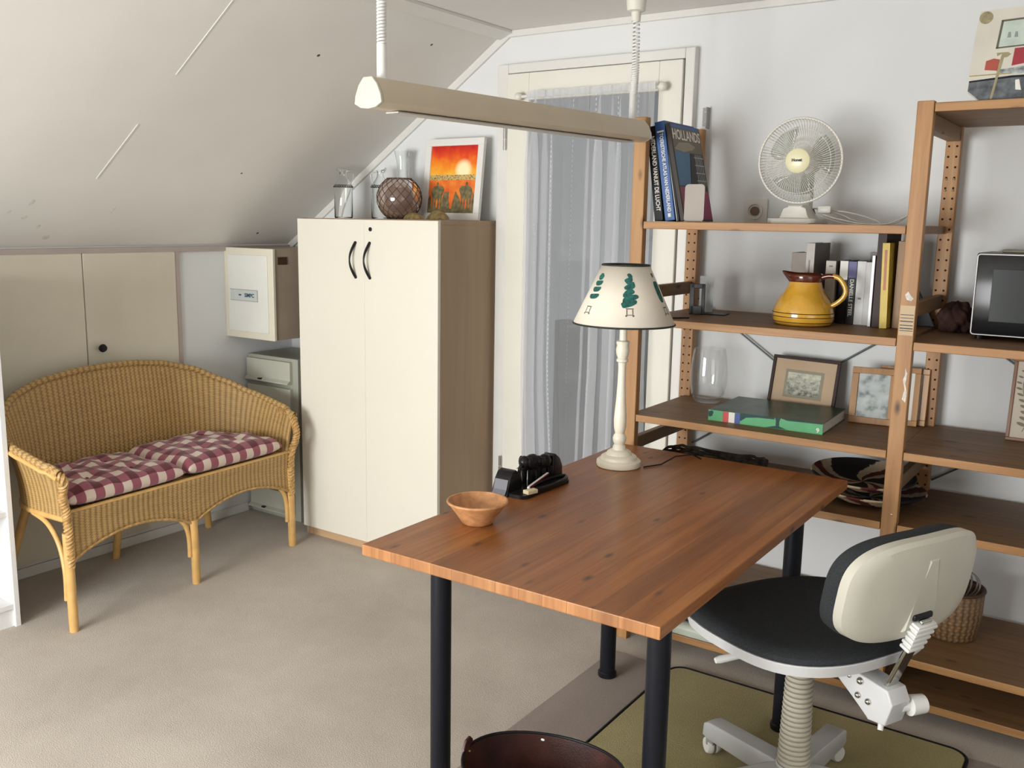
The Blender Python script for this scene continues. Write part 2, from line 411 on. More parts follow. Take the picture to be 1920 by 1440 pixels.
for x, y, rx, ry in ((0.06, 2.01, 0.018, 0.014), (0.25, 1.86, 0.02, 0.010), (0.17, 1.87, 0.012, 0.012), (0.20, 1.80, 0.012, 0.010), (0.12, 1.95, 0.016, 0.008), (0.05, 1.80, 0.03, 0.012), (0.12, 1.72, 0.014, 0.01), (0.22, 2.2, 0.03, 0.004)):
    b.ball(on_slope(x, y), rx, ry, 0.0006, 12, mat=sr)
struct(b.build('trim_7', plain('brown damp stain', (0.66, 0.63, 0.58, 1), 0.9, var=0.12, scale=60)))
# skirting along the knee wall with the dark gap above it
struct(B().box(0, 0.012, 1.0, 2.99, 0, 0.042, 0.003).build('baseboard_left', m_trim))
struct(B().box(2.26, XR, YB - 0.012, YB, 0, 0.06, 0.003).build('baseboard_back', m_trim))

# knee-wall cupboard: one frame, two cream doors
cb = struct(B().box(0, 0.010, 1.55, 2.645, 1.291, 1.303, 0.001).box(0, 0.014, 2.622, 2.645, 0.05, 1.291, 0.002).build('trim_8', m_mauve))
d = struct(B().box(0.0, 0.018, 2.182, 2.620, 0.055, 1.288, 0.003).build('door_1', m_creamdull))
k = B().lathe([(0.006, 0), (0.006, 0.010), (0.015, 0.014), (0.0175, 0.022), (0.014, 0.030), (0, 0.032)], 24, mat=Matrix.Translation((0.018, 2.235, 0.897)) @ Matrix.Rotation(PI / 2, 4, 'Y'))
lab(k.build('knob', m_black, d, 30), 'round black knob')
struct(B().box(0.0, 0.018, 1.60, 2.178, 0.055, 1.288, 0.003).build('door_2', m_creamdull))

# garden door in the back wall: frame, leaf with a glass pane
b = B()
b.box(1.298, 1.352, YB - 0.035, YB + 0.06, 0, 2.077, 0.004); b.box(2.132, 2.170, YB - 0.035, YB + 0.06, 0, 2.077, 0.004)
b.box(1.352, 2.132, YB - 0.035, YB + 0.06, 2.040, 2.077, 0.004)
struct(b.build('trim_9', m_trim))
b = B(); y0, y1 = YB - 0.045, YB - 0.005
b.box(1.355, 1.46, y0, y1, 0.0, 2.036, 0.003); b.box(2.035, 2.128, y0, y1, 0.0, 2.036, 0.003)
b.box(1.46, 2.035, y0, y1, 1.93, 2.036, 0.003); b.box(1.46, 2.035, y0, y1, 0.0, 0.40, 0.003)
dr = struct(b.build('door_3', m_cream))
B().box(1.45, 2.045, YB - 0.028, YB - 0.022, 0.39, 1.94).build('pane', glass('window glass', (0.97, 0.98, 0.98, 1), thin=True), dr)
for z in (1.735, 0.35):
    lab(B().cyl((1.351, YB - 0.052, z), (1.351, YB - 0.052, z + 0.042), 0.007, 12).cyl((1.351, YB - 0.052, z + 0.045), (1.351, YB - 0.052, z + 0.088), 0.007, 12).build('hinge', m_steel, dr, 30), 'steel door hinge')
# balcony outside the door: parapet wall and slab, dim daylight
struct(B().box(0.6, 3.4, 4.9, 5.0, -0.1, 0.85).build('wall_balcony', plain('weathered render', (0.20, 0.21, 0.22, 1), 0.9, var=0.3, scale=2.5)))
struct(B().box(0.6, 3.4, YB + 0.1, 4.9, -0.12, -0.04).build('floor_balcony', plain('balcony slab', (0.26, 0.27, 0.27, 1), 0.9, var=0.2)))

# curtain rod and sheer curtain
b = B(); b.cyl((1.445, 3.235, 1.94), (2.052, 3.235, 1.94), 0.006, 12)
rod = tag(b.build('curtain_rod', m_trim, None, 30), 'thin cream curtain rod with a round end knob across the top of the glass door', 'curtain rod')
B().ball((2.066, 3.235, 1.94), 0.017).build('finial', m_cream, rod, 60); B().ball((1.431, 3.235, 1.94), 0.017).build('finial', m_cream, rod, 60)
for x in (1.441, 2.057): B().cyl((x, 3.235, 1.94), (x, YB - 0.045, 1.94), 0.004, 8).build('bracket', m_cream, rod, 30)
tt = NT('sheer voile'); t_ = tt
tc = tt.n('ShaderNodeTexCoord'); sp = tt.n('ShaderNodeSeparateXYZ'); tt.l(tc, 'UV', sp, 0)
fu = tt.math('ABSOLUTE', tt.math('SUBTRACT', tt.math('FRACT', tt.math('DIVIDE', (sp, 0), 0.225)), 0.35))
fv = tt.math('ABSOLUTE', tt.math('SUBTRACT', tt.math('FRACT', tt.math('DIVIDE', (sp, 1), 0.019)), 0.5))
dot = tt.math('MULTIPLY', tt.math('LESS_THAN', fu, 0.012), tt.math('LESS_THAN', fv, 0.26))
head = tt.math('GREATER_THAN', (sp, 1), 1.475)
op = tt.math('ADD', tt.math('MULTIPLY', tt.math('MAXIMUM', dot, head), 0.45), 0.33)
tr = tt.n('ShaderNodeBsdfTransparent'); df = tt.n('ShaderNodeBsdfDiffuse'); df.inputs[0].default_value = (0.86, 0.87, 0.90, 1)
tl = tt.n('ShaderNodeBsdfTranslucent'); tl.inputs[0].default_value = (0.80, 0.83, 0.88, 1)
m1 = tt.n('ShaderNodeMixShader'); m1.inputs[0].default_value = 0.45; tt.l(df, 0, m1, 1); tt.l(tl, 0, m1, 2)
m2 = tt.n('ShaderNodeMixShader'); tt.t.links.new(op[0].outputs[0], m2.inputs[0]); tt.l(tr, 0, m2, 1); tt.l(m1, 0, m2, 2); tt.l(m2, 0, tt.out, 0)
tt.t.nodes.remove(tt.b)
def cur(u, v):
    z = 1.956 - v * 1.50
    sway = 0.055 * max(0, v - 0.72) * math.sin(u * 8) + 0.05 * max(0, v - 0.80) * (1 - u)
    ph = u * 2 * PI * 6.5 + 1.5 * math.sin(u * 7.0) + 0.5 * v * math.sin(u * 17)
    k = min(1.0, 0.25 + v * 4)
    am = (0.55 + 0.45 * math.sin(u * 11.3 + 0.8))
    x = 1.478 + 0.567 * u + k * am * 0.034 * math.sin(2 * ph + 0.6) * (1 if 0.02 < u < 0.98 else 0.3) + sway
    y = 3.220 + (0.006 + 0.010 * k * am) * math.sin(ph) + 0.0025 * math.sin(u * 160 + v * 2) * max(0.0, 1 - v * 5)
    if 0.004 < v < 0.02: y = 3.222 + (y - 3.222) * 0.5
    return (x, min(y, 3.246), z)
cu_ = B(uv=True).grid(cur, 300, 60, lambda u, v: (u * 1.35, (1 - v) * 1.5)).build('curtain', tt.m, None, 80)
tag(cu_, 'sheer white voile curtain with dotted stripes hanging over the glass door', 'curtain')

# wall socket and small metal wall bracket
so = tag(B().box(2.378, 2.462, YB - 0.012, YB, 1.452, 1.540, 0.004).build('wall_socket', m_whitepaper, None, 40), 'cream single wall socket just above the top left shelf', 'socket')
rr = Matrix.Translation((2.418, YB - 0.012, 1.497)) @ Matrix.Rotation(PI / 2, 4, 'X')
B().lathe([(0.029, 0.0), (0.029, 0.006), (0.024, 0.006), (0.020, -0.006), (0, -0.006)], 28, mat=rr).build('socket_cup', m_whitepaper, so, 40)
lab(B().lathe([(0.016, 0.0), (0.016, 0.0065), (0, 0.0065)], 20, mat=rr).build('socket_insert', plain('brown socket', (0.16, 0.10, 0.06, 1), 0.5), so), 'dark inner face of the socket')
b = B(); b.box(2.196, 2.222, YB - 0.004, YB, 1.80, 1.865, 0.001); b.box(2.219, 2.223, YB - 0.03, YB, 1.79, 1.865, 0.001)
br = tag(b.build('angle_bracket', m_grey), 'small grey metal angle bracket on the wall above the shelf unit post', 'bracket')
B().ball((2.208, YB - 0.005, 1.85), 0.004).build('screw', m_steel, br); B().ball((2.208, YB - 0.005, 1.815), 0.004).build('screw', m_steel, br)

# ================================================================== LAMPS
# fluorescent pendant fixture over the desk
fx = thing('pendant_light', 'long cream fluorescent light bar hanging over the desk', 'ceiling light', (2.183, 2.18, 1.725))
Lh = 0.585; ang = math.atan2(0.075, 1.14)
m_fix = plain('beige lacquered fixture', (0.56, 0.48, 0.36, 1), 0.4, var=0.03); m_fixend = plain('cream fixture cap', (0.56, 0.54, 0.45, 1), 0.4, var=0.02)
rz = Matrix.Rotation(-ang, 4, 'Z') @ Matrix.Rotation(math.radians(0.6), 4, 'X')
prof = [(-0.010, 0.040), (0.010, 0.040), (0.022, 0.022), (0.030, -0.002), (0.032, -0.020), (0.018, -0.030), (0, -0.033), (-0.018, -0.030), (-0.032, -0.020), (-0.030, -0.002), (-0.022, 0.022)]
prof = [(x * 1.32, z * 0.92) for x, z in prof]
b = B().prism(prof, -Lh + 0.004, Lh - 0.004); bmesh.ops.transform(b.bm, matrix=rz, verts=b.bm.verts[:]); b.build('housing', m_fix, fx, 25)
for sg in (-1, 1):
    b = B().prism([(x * 1.02, z * 1.02) for x, z in prof], sg * Lh - 0.005, sg * Lh + 0.003, bev=0.002)
    bmesh.ops.transform(b.bm, matrix=rz, verts=b.bm.verts[:]); lab(b.build('end_cap', m_fixend, fx, 25), 'pale rounded triangular end cap')
b = B().box(-0.020, 0.020, -Lh + 0.07, Lh - 0.07, -0.0345, -0.031, 0.001); bmesh.ops.transform(b.bm, matrix=rz, verts=b.bm.verts[:])
lab(b.build('diffuser', plain('frosted diffuser', (0.50, 0.48, 0.44, 1), 0.5), fx), 'grey underside diffuser')
def cordset(yl, near):
    p = rz @ Vector((0, yl, 0.036)); x, y, z = p
    B().cyl((x, y, z), (x, y, z + 0.075), 0.0115, 20).build('cord_sleeve', m_white, fx, 30)
    top = CZ - 1.725
    z0 = z + 0.072; z1 = (top - 0.06) if near else (2.075 - 1.725)
    pts = []; n = 46 if near else 30; q = z0
    for i in range(n * 12 + 1):
        f = i / (n * 12); hz = z0 + (z1 - z0) * (f if near else (0.55 * f + 0.45 * f ** 2.6))
        w = 0.0088 if near else 0.0095
        dr_ = 0 if near else 0.004 * math.sin(f * 3)
        pts.append((x + w * math.cos(2 * PI * i / 12) + dr_, y + w * math.sin(2 * PI * i / 12), hz))
    B().tube(pts, 0.0030 if near else 0.0033, 6).build('coil_cord', m_white, fx, 60)
    if near: B().cyl((x, y, z1 - 0.01), (x, y, top), 0.02, 20).build('ceiling_cup', m_cream, fx, 30)
    else: B().lathe([(0, 2.060), (0.014, 2.060), (0.015, 2.086), (0.028, 2.090), (0.031, 2.12), (0.034, CZ), (0, CZ)], 28, c=(x, y, -1.725)).build('ceiling_cup', m_cream, fx, 30)
cordset(-0.545, True); cordset(0.535, False)

# table lamp
LX, LY, LZ = 2.338, 2.478, 0.72
tl_ = thing('table_lamp', 'cream turned wood table lamp with a conical shade painted with green trees', 'lamp', (LX, LY, LZ))
m_lcream = plain('ivory painted wood', (0.80, 0.75, 0.62, 1), 0.35, var=0.03, scale=20)
B().lathe([(0, 0), (0.066, 0), (0.068, 0.006), (0.067, 0.016), (0.062, 0.020), (0.056, 0.021), (0.054, 0.029), (0.047, 0.034), (0.040, 0.035), (0.036, 0.044), (0.026, 0.050), (0, 0.050)], 40).build('base', m_lcream, tl_, 40)
sp_ = [(0.0, 0.048), (0.021, 0.048), (0.019, 0.060), (0.015, 0.066), (0.019, 0.074), (0.021, 0.084), (0.018, 0.094), (0.014, 0.100), (0.015, 0.104), (0.018, 0.118), (0.0195, 0.140), (0.018, 0.165), (0.015, 0.20), (0.0125, 0.25), (0.0115, 0.30), (0.0125, 0.316), (0.018, 0.320), (0.018, 0.326), (0.014, 0.330), (0.019, 0.342), (0.0205, 0.356), (0.018, 0.368), (0.020, 0.374), (0.020, 0.380), (0.0115, 0.384), (0.0115, 0.475), (0, 0.475)]
B().lathe(sp_, 32).build('stem', m_lcream, tl_, 40)
m_shade = plain('parchment shade', (0.74, 0.68, 0.58, 1), 0.8, var=0.02, scale=30); m_trimg = plain('dark green shade trim', (0.03, 0.035, 0.028, 1), 0.6)
H0, H1, R0, R1 = 0.434, 0.606, 0.150, 0.069
sh = sol(B().lathe([(R0, H0), (R1, H1)], 64).build('shade', m_shade, tl_, 60), 0.0015)
for h, r_ in ((H0, R0), (H1, R1)):
    lab(B().tube([((r_) * math.cos(i * PI / 32), (r_) * math.sin(i * PI / 32), h) for i in range(64)], 0.0028, 8, closed=True).build('shade_trim', m_trimg, sh, 60), 'dark green edge binding of the shade')
B().cyl((0, 0, 0.47), (0, 0, 0.50), 0.016, 16).build('lamp_holder', m_black, tl_, 30)
b = B(); b.tube([(0.068 * math.cos(a), 0.068 * math.sin(a), 0.598) for a in (0, )] + [(0, 0, 0.50)], 0.0015, 6)
for a in (2.1, 4.2): b.tube([(0.068 * math.cos(a), 0.068 * math.sin(a), 0.598), (0, 0, 0.50)], 0.0015, 6)
b.build('shade_carrier', m_steel, tl_)
m_tree = plain('painted green', (0.012, 0.10, 0.085, 1), 0.8, var=0.5, scale=120); m_ink = plain('painted grey ink', (0.13, 0.12, 0.10, 1), 0.8)
def on_shade(a, h, dy=0.0015):
    f = (h - H0) / (H1 - H0); r_ = R0 + (R1 - R0) * f + dy
    return (r_ * math.cos(a), r_ * math.sin(a), h)
def shade_patch(b, a, h, wa, wh, tilt=0.0, n=18, lobes=0):
    c = b.bm.verts.new(on_shade(a, h)); R = (R0 + (R1 - R0) * (h - H0) / (H1 - H0)); ring = []
    for i in range(n):
        t = 2 * PI * i / n; k_ = 1 + 0.10 * math.sin(t * 3 + lobes)
        ex = (abs(math.cos(t)) ** 0.7) * math.copysign(1, math.cos(t)) * wa * k_; ez = (abs(math.sin(t)) ** 0.7) * math.copysign(1, math.sin(t)) * wh * k_
        ex, ez = ex * math.cos(tilt) - ez * math.sin(tilt), ex * math.sin(tilt) + ez * math.cos(tilt)
        ring.append(b.bm.verts.new(on_shade(a + ex / R, h + ez)))
    for i in range(n): b.bm.faces.new((c, ring[i], ring[(i + 1) % n]))
cen = math.atan2(0 - LY, 3.63 - LX) + 0.0
def shade_tree(a, kind):
    b = B(); k = B()
    if kind == 0:
        for h, w in ((0.572, 0.012), (0.5555, 0.017), (0.538, 0.019), (0.518, 0.023)): shade_patch(b, a, h, w * 0.9, 0.0072, 0.08)
        shade_patch(b, a, 0.575, 0.007, 0.009)
    elif kind == 1:
        for h, w, dx, tl2 in ((0.578, 0.005, 0.003, 0.6), (0.566, 0.010, -0.001, 0.5), (0.550, 0.014, 0.003, 0.45), (0.532, 0.015, -0.002, 0.5), (0.516, 0.021, 0.002, 0.35), (0.502, 0.020, -0.002, 0.25)): shade_patch(b, a + dx / 0.11, h, w * 1.15, 0.0085, tl2, lobes=h * 90)
    else:
        shade_patch(b, a, 0.535, 0.015, 0.030); shade_patch(k, a - 0.02, 0.580, 0.006, 0.006); 
    o = b.build('painted_tree', m_tree, sh, recalc=False)
    for q in range(2): shade_patch(k, a + (q - 0.5) * 0.13, 0.479, 0.0014, 0.009)
    shade_patch(k, a, 0.4885, 0.012, 0.0014); shade_patch(k, a, 0.4715, 0.010, 0.001)
    for q in range(2): shade_patch(k, a + (q - 0.5) * 0.15, 0.469, 0.003, 0.0022)
    k.build('painted_pot', m_ink, sh, recalc=False); return o
for i in range(6): shade_tree(cen + 0.12 + i * PI / 3, (1, 2, 0, 1, 2, 0)[i])
# lamp flex and inline plug
fl = tag(B().tube([(2.412, 2.50, 0.7215), (2.44, 2.56, 0.7215), (2.46, 2.62, 0.738), (2.50, 2.66, 0.742), (2.515, 2.69, 0.724)], 0.0022, 8).build('lamp_flex', m_black, None, 60), 'thin black flex trailing from the lamp base over the back of the desk', 'cable')
b = B(); b.tube(catmull0([(2.36, 2.90, 1.1405), (2.30, 2.83, 1.1405), (2.265, 2.803, 1.1415), (2.258, 2.799, 1.128), (2.27, 2.798, 1.118), (2.292, 2.797, 1.115)]), 0.0023, 8)
cs = tag(b.build('cable_end', m_black, None, 50), 'short black cable with connector hanging over the shelf edge beside the lampshade', 'cable')
lab(B().cyl((2.292, 2.797, 1.115), (2.310, 2.796, 1.114), 0.006, 12).build('connector', m_black, cs, 30), 'black connector')
lab(B().cyl((2.310, 2.796, 1.114), (2.316, 2.796, 1.114), 0.0055, 12).build('connector_tip', m_steel, cs, 30), 'silver tip')

# ================================================================== WARDROBE AND CUPBOARDS BY THE KNEE WALL
wd = thing('cupboard', 'tall cream two-door cupboard with beech sides beside the curtain', 'cupboard', (0.884, 2.93, 0))
wx0, wx1, wy0, wy1, wt = -0.396, 0.396, 0.0, 0.375, 1.447
B().box(wx0, wx0 + 0.018, wy0, wy1, 0.0, wt - 0.02, 0.001).build('side_panel', w_beech, wd)
B().box(wx1 - 0.018, wx1, wy0, wy1, 0.0, wt - 0.02, 0.001).build('side_panel', w_beech, wd)
B().box(wx0, wx1, wy0, wy1, wt - 0.020, wt, 0.001).build('top', w_beech, wd)
B().box(wx0 + 0.018, wx1 - 0.018, wy1 - 0.008, wy1, 0.05, wt - 0.02).build('back_panel', w_beech, wd)
B().box(wx0 + 0.018, wx1 - 0.018, wy0, wy1 - 0.008, 0.04, 0.058).build('bottom', w_beech, wd)
B().box(wx0 + 0.018, wx1 - 0.018, wy0 + 0.003, wy0 + 0.02, 0.0, 0.04).build('plinth', w_beechX, wd)
for x0, x1, hx, hl in ((wx0, -0.0004, -0.047, 'left'), (0.0004, wx1, 0.034, 'right')):
    d = B().box(x0, x1, wy0 - 0.019, wy0 - 0.001, 0.042, wt - 0.004, 0.0015).build('door', m_wardfront, wd)
    arc = [(hx - 0.012 * math.sin(PI * i / 20), wy0 - 0.019 - 0.026 * math.sin(PI * i / 20), 1.200 + 0.150 * i / 20) for i in range(21)]
    rr_ = [0.0035 + 0.0028 * abs(math.cos(PI * i / 20)) for i in range(21)]
    lab(B().tube(arc, rr_, 10).ball((hx, wy0 - 0.021, 1.203), 0.0065).ball((hx, wy0 - 0.021, 1.347), 0.0065).build('handle', m_black, d, 60), 'black bow handle')
lk = Matrix.Translation((0.038, wy0 - 0.019, 1.404)) @ Matrix.Rotation(PI / 2, 4, 'X')
lab(B().lathe([(0.0085, -0.001), (0.0085, 0.003), (0.006, 0.004), (0, 0.003)], 20, mat=lk).build('lock', m_black, wd, 30), 'round black lock')

# electrical cabinet in the corner
mb = thing('meter_cabinet', 'cream wall cabinet with a small grey nameplate above the filing drawers', 'cabinet', (0.0, 2.9, 0.888))
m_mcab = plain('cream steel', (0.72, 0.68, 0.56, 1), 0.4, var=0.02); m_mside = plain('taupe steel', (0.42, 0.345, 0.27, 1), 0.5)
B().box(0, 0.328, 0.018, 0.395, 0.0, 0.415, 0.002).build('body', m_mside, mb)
d = B().box(0, 0.335, 0.0, 0.016, -0.002, 0.417, 0.003).build('door', m_mcab, mb)
B().box(0.028, 0.300, -0.004, 0.0, 0.030, 0.385, 0.0015).build('door_panel', plain('white steel', (0.74, 0.74, 0.70, 1), 0.4, var=0.02), d)
npl = B().box(0.045, 0.232, -0.0065, -0.004, 0.174, 0.224, 0.001).build('nameplate', plain('grey nameplate', (0.55, 0.60, 0.58, 1), 0.4), d)
m_inkb = plain('blue ink', (0.03, 0.07, 0.15, 1), 0.5)
text('lettering', 'SIMPC', 0.024, m_inkb, npl, (0.178, -0.0068, 0.199), (1, 0, 0), (0, 0, 1), bold=0.0008)
B().box(0.105, 0.122, -0.0075, -0.0063, 0.197, 0.203).build('mark', m_inkb, npl)
b = B()
b.box(0.044, 0.233, -0.0072, -0.0055, 0.2235, 0.2255); b.box(0.044, 0.233, -0.0072, -0.0055, 0.1725, 0.1745); b.box(0.2315, 0.2335, -0.0072, -0.0055, 0.1725, 0.2255); b.build('plate_border', m_grey, npl)
lab(B().box(0.328, 0.331, 0.035, 0.090, 0.345, 0.380).build('hinge_plate', plain('dark brown metal', (0.08, 0.045, 0.03, 1), 0.4), mb), 'dark brown catch plate on the side')
# filing drawers below
fc = thing('filing_cabinet', 'old grey steel drawer cabinet half hidden behind the wicker settee', 'cabinet', (0.0, 3.0, 0.0))
m_fc = plain('grey green steel', (0.40, 0.40, 0.34, 1), 0.45, var=0.04); m_fcd = plain('pale drawer steel', (0.52, 0.52, 0.44, 1), 0.45, var=0.03)
B().box(0.012, 0.36, 0.012, 0.295, 0.0, 0.792, 0.003).build('body', m_fc, fc)
for i in range(6):
    z1 = 0.776 - i * 0.128
    dd = B().box(0.022, 0.325, -0.006, 0.012, z1 - 0.104, z1, 0.002).build('drawer', m_fcd, fc)
    b = B(); b.prism([(-0.006, z1 - 0.104), (-0.006, z1 - 0.088), (-0.022, z1 - 0.098), (-0.022, z1 - 0.104)], 0.022, 0.325, 'X')
    b.build('drawer_lip', m_fcd, dd)
    lab(B().box(0.118, 0.140, -0.0225, -0.006, z1 - 0.096, z1 - 0.090).build('label_clip', m_black, dd), 'small dark catch')

# ---- things on top of the cupboard
TOP = 1.447
def frame(name, label, x, y, z, w, h, bw, depth, tiltdeg, yaw, fmat, pmats, cat='picture frame', group=None, rollx=0, extra=None, glassy=True):
    """picture frame leaning back; local x right, z up, front faces -y; origin at its bottom edge centre"""
    o = thing(name, label, cat, (x, y, z), (math.radians(-tiltdeg), rollx, yaw), group)
    b = B()
    b.box(-w / 2, w / 2, 0, depth, 0, bw, 0.0015); b.box(-w / 2, w / 2, 0, depth, h - bw, h, 0.0015)
    b.box(-w / 2, -w / 2 + bw, 0, depth, bw, h - bw, 0.0015); b.box(w / 2 - bw, w / 2, 0, depth, bw, h - bw, 0.0015)
    b.build('frame_border', fmat, o)
    B().box(-w / 2 + bw * 0.6, w / 2 - bw * 0.6, depth * 0.45, depth * 0.9, bw * 0.6, h - bw * 0.6).build('backing', pmats, o)
    return o
# sunset picture
m_mount = plain('white picture frame', (0.76, 0.75, 0.72, 1), 0.4, var=0.02)
pf = frame('framed_picture', 'white framed orange sunset picture with dark beasts leaning on the cupboard top', 1.10, 3.205, TOP + 0.0005, 0.315, 0.345, 0.030, 0.018, 7, -0.02, m_mount, m_whitepaper, 'picture')
t2 = NT('sunset print'); tc = t2.n('ShaderNodeTexCoord'); sp = t2.n('ShaderNodeSeparateXYZ'); t2.l(tc, 'Object', sp, 0)
nz_ = t2.n('ShaderNodeTexNoise', i_Scale=22.0, i_Detail=4.0); t2.l(tc, 'Object', nz_, 'Vector')
gz = t2.math('ADD', (sp, 2), t2.math('MULTIPLY', t2.math('SUBTRACT', (nz_, 'Fac'), 0.5), 0.09))
g1 = t2.math('DIVIDE', t2.math('SUBTRACT', gz, 0.185), 0.13)
rp = t2.ramp(g1[0], 0, [(0.0, rgb(250, 190, 60)), (0.35, rgb(245, 140, 25)), (0.7, rgb(226, 70, 20)), (1.0, rgb(190, 25, 20))])
# sun
dx = t2.math('SUBTRACT', (sp, 0), 0.055); dz = t2.math('SUBTRACT', (sp, 2), 0.212)
ds = t2.math('SQRT', t2.math('ADD', t2.math('MULTIPLY', dx, dx), t2.math('MULTIPLY', dz, dz)))
sun = t2.ramp(ds[0], 0, [(0.026, (1, 1, 1, 1)), (0.05, (0, 0, 0, 1))])
mx = t2.n('ShaderNodeMix', data_type='RGBA'); t2.l(sun, 0, mx, 'Factor'); t2.l(rp, 0, mx, 'A'); mx.inputs['B'].default_value = rgb(255, 240, 190)
# herd band (pale with dark specks) and lower field
vz = t2.n('ShaderNodeTexVoronoi', i_Scale=170.0); t2.l(tc, 'Object', vz, 'Vector')
bandc = t2.ramp(vz, 'Distance', [(0.25, rgb(70, 60, 40)), (0.5, rgb(205, 175, 110))])
inb = t2.math('MULTIPLY', t2.math('GREATER_THAN', (sp, 2), 0.170), t2.math('LESS_THAN', (sp, 2), 0.192))
mb2 = t2.n('ShaderNodeMix', data_type='RGBA'); t2.t.links.new(inb[0].outputs[0], mb2.inputs['Factor']); t2.l(mx, 'Result', mb2, 'A'); t2.l(bandc, 0, mb2, 'B')
low = t2.ramp(nz_, 'Fac', [(0.35, rgb(222, 90, 30)), (0.65, rgb(240, 140, 50))])
isl = t2.math('LESS_THAN', (sp, 2), 0.170)
m5 = t2.n('ShaderNodeMix', data_type='RGBA'); t2.t.links.new(isl[0].outputs[0], m5.inputs['Factor']); t2.l(mb2, 'Result', m5, 'A'); t2.l(low, 0, m5, 'B')
t2.l(m5, 'Result', t2.b, 'Base Color'); t2.b.inputs['Roughness'].default_value = 0.4
pr_ = B().box(-0.128, 0.128, 0.0055, 0.0075, 0.030, 0.315).build('print', t2.m, pf)
m_beast = plain('olive brown paint', (0.16, 0.13, 0.055, 1), 0.6, var=0.5, scale=60)
b = B()
def blob(b, cx, cz, rx, rz, yy=0.0048, n=16):
    b.prism([(cx + rx * math.cos(2 * PI * i / n), cz + rz * math.sin(2 * PI * i / n)) for i in range(n)], yy, 0.0056)
for cx, sgn in ((-0.080, 1), (0.080, -1)):
    blob(b, cx, 0.118, 0.033, 0.030); blob(b, cx - 0.022 * -sgn, 0.128, 0.016, 0.018, 0.0046); blob(b, cx, 0.152, 0.006, 0.010, 0.0047)
    for q in (-0.022, -0.008, 0.010, 0.024): b.box(cx + q - 0.005, cx + q + 0.005, 0.0047, 0.0056, 0.045, 0.11)
    c2 = cx * 0.38
    b.prism([(c2 - 0.030, 0.032), (c2 + 0.030, 0.032), (c2 + 0.016, 0.09), (c2 + 0.004 - 0.012 * sgn * -1, 0.122), (c2 - 0.010, 0.118), (c2 - 0.020, 0.08)], 0.0044, 0.0055)
b.prism([(-0.128, 0.030), (0.128, 0.030), (0.128, 0.055), (0.03, 0.045), (0.0, 0.050), (-0.03, 0.046), (-0.128, 0.058)], 0.0043, 0.0053)
b.prism([(0.128, 0.05), (0.128, 0.09), (0.115, 0.12), (0.110, 0.05)], 0.0049, 0.0056); b.prism([(-0.128, 0.05), (-0.110, 0.05), (-0.115, 0.11), (-0.128, 0.09)], 0.0049, 0.0056)
lab(b.build('painted_beasts', m_beast, pr_), 'dark beast silhouettes')

g_clear = glass('clear glass', (0.97, 0.985, 0.98, 1)); m_band = plain('dark glass band', (0.04, 0.04, 0.03, 1), 0.5)
def jug(x, y, label, flip):
    o = thing('glass_jug', label, 'jug', (x, y, TOP + 0.0005), (0, 0, flip))
    P_ = [(0.0, 0.0), (0.038, 0.0), (0.041, 0.004), (0.041, 0.135), (0.036, 0.150), (0.022, 0.172), (0.015, 0.186), (0.014, 0.200), (0.018, 0.212)]
    inn = [(r_ - 0.002, z) for r_, z in P_[::-1] if r_ > 0.003][:-2] + [(0.037, 0.006), (0, 0.006)]
    B().lathe(P_ + inn, 36).build('glass_body', g_clear, o, 50)
    B().tube([(0.016, 0, 0.205), (0.040, 0, 0.206), (0.052, 0, 0.196), (0.050, 0, 0.170), (0.036, 0, 0.150)], 0.004, 10).build('handle', g_clear, o, 60)
    B().tube([(-0.012, 0, 0.205), (-0.024, 0, 0.212), (-0.030, 0, 0.222)], [0.010, 0.006, 0.003], 10).build('spout', g_clear, o, 60)
    b = B()
    for i in range(26):
        a = 2 * PI * i / 26; b.ball((0.0418 * math.cos(a), 0.0418 * math.sin(a), 0.139), 0.0028, 0.0028, 0.0035, 6)
    b.lathe([(0.0416, 0.145), (0.0422, 0.146), (0.0416, 0.147)], 30); b.build('patterned_band', m_band, o)
    return o
jug(0.565, 3.12, 'left clear glass jug with a dark beaded band on the cupboard', 0.35)
jug(0.725, 3.19, 'clear glass jug with dark beaded band partly behind the brown ball vase', PI + 0.1)
o = B().lathe([(0, 0), (0.030, 0), (0.034, 0.01), (0.030, 0.10), (0.024, 0.20), (0.026, 0.25), (0.036, 0.295), (0.034, 0.295), (0.024, 0.25), (0.022, 0.20), (0.028, 0.10), (0.030, 0.012), (0, 0.012)], 36, c=(0, 0, 0)).build('glass_vase', g_clear, None, 50, loc=(0.815, 3.235, TOP + 0.0005))
tag(o, 'tall slim clear glass vase with flared rim behind the brown ball vase', 'vase')
gb = thing('ball_vase', 'round brown glass ball vase wrapped in a net on the cupboard', 'vase', (0.915, 3.10, TOP + 0.0005))
t3 = NT('smoky brown glass'); t3.b.inputs['Base Color'].default_value = (0.30, 0.20, 0.165, 1); t3.b.inputs['Roughness'].default_value = 0.08; t3.b.inputs['Transmission Weight'].default_value = 0.55
t3.b.inputs['Coat Weight'].default_value = 0.5
R = 0.096
prof = [(0, 0.0), (0.03, 0.0)] + [(R * math.sin(a), 0.088 - R * math.cos(a)) for a in [0.42 + i * 0.13 for i in range(18)]] + [(0.055, 0.172), (0.052, 0.170)]
B().lathe(prof, 48).build('glass_body', t3.m, gb, 60)
b = B(); m_net = plain('brown net cord', (0.10, 0.055, 0.035, 1), 0.7)
for i in range(16):
    for sg in (-1, 1):
        b.tube([((R + 0.001) * math.sin(a) * math.cos(2 * PI * i / 16 + sg * a * 0.9), (R + 0.001) * math.sin(a) * math.sin(2 * PI * i / 16 + sg * a * 0.9), 0.088 - (R + 0.001) * math.cos(a)) for a in [0.42 + j * 0.105 for j in range(22)]], 0.0011, 4)
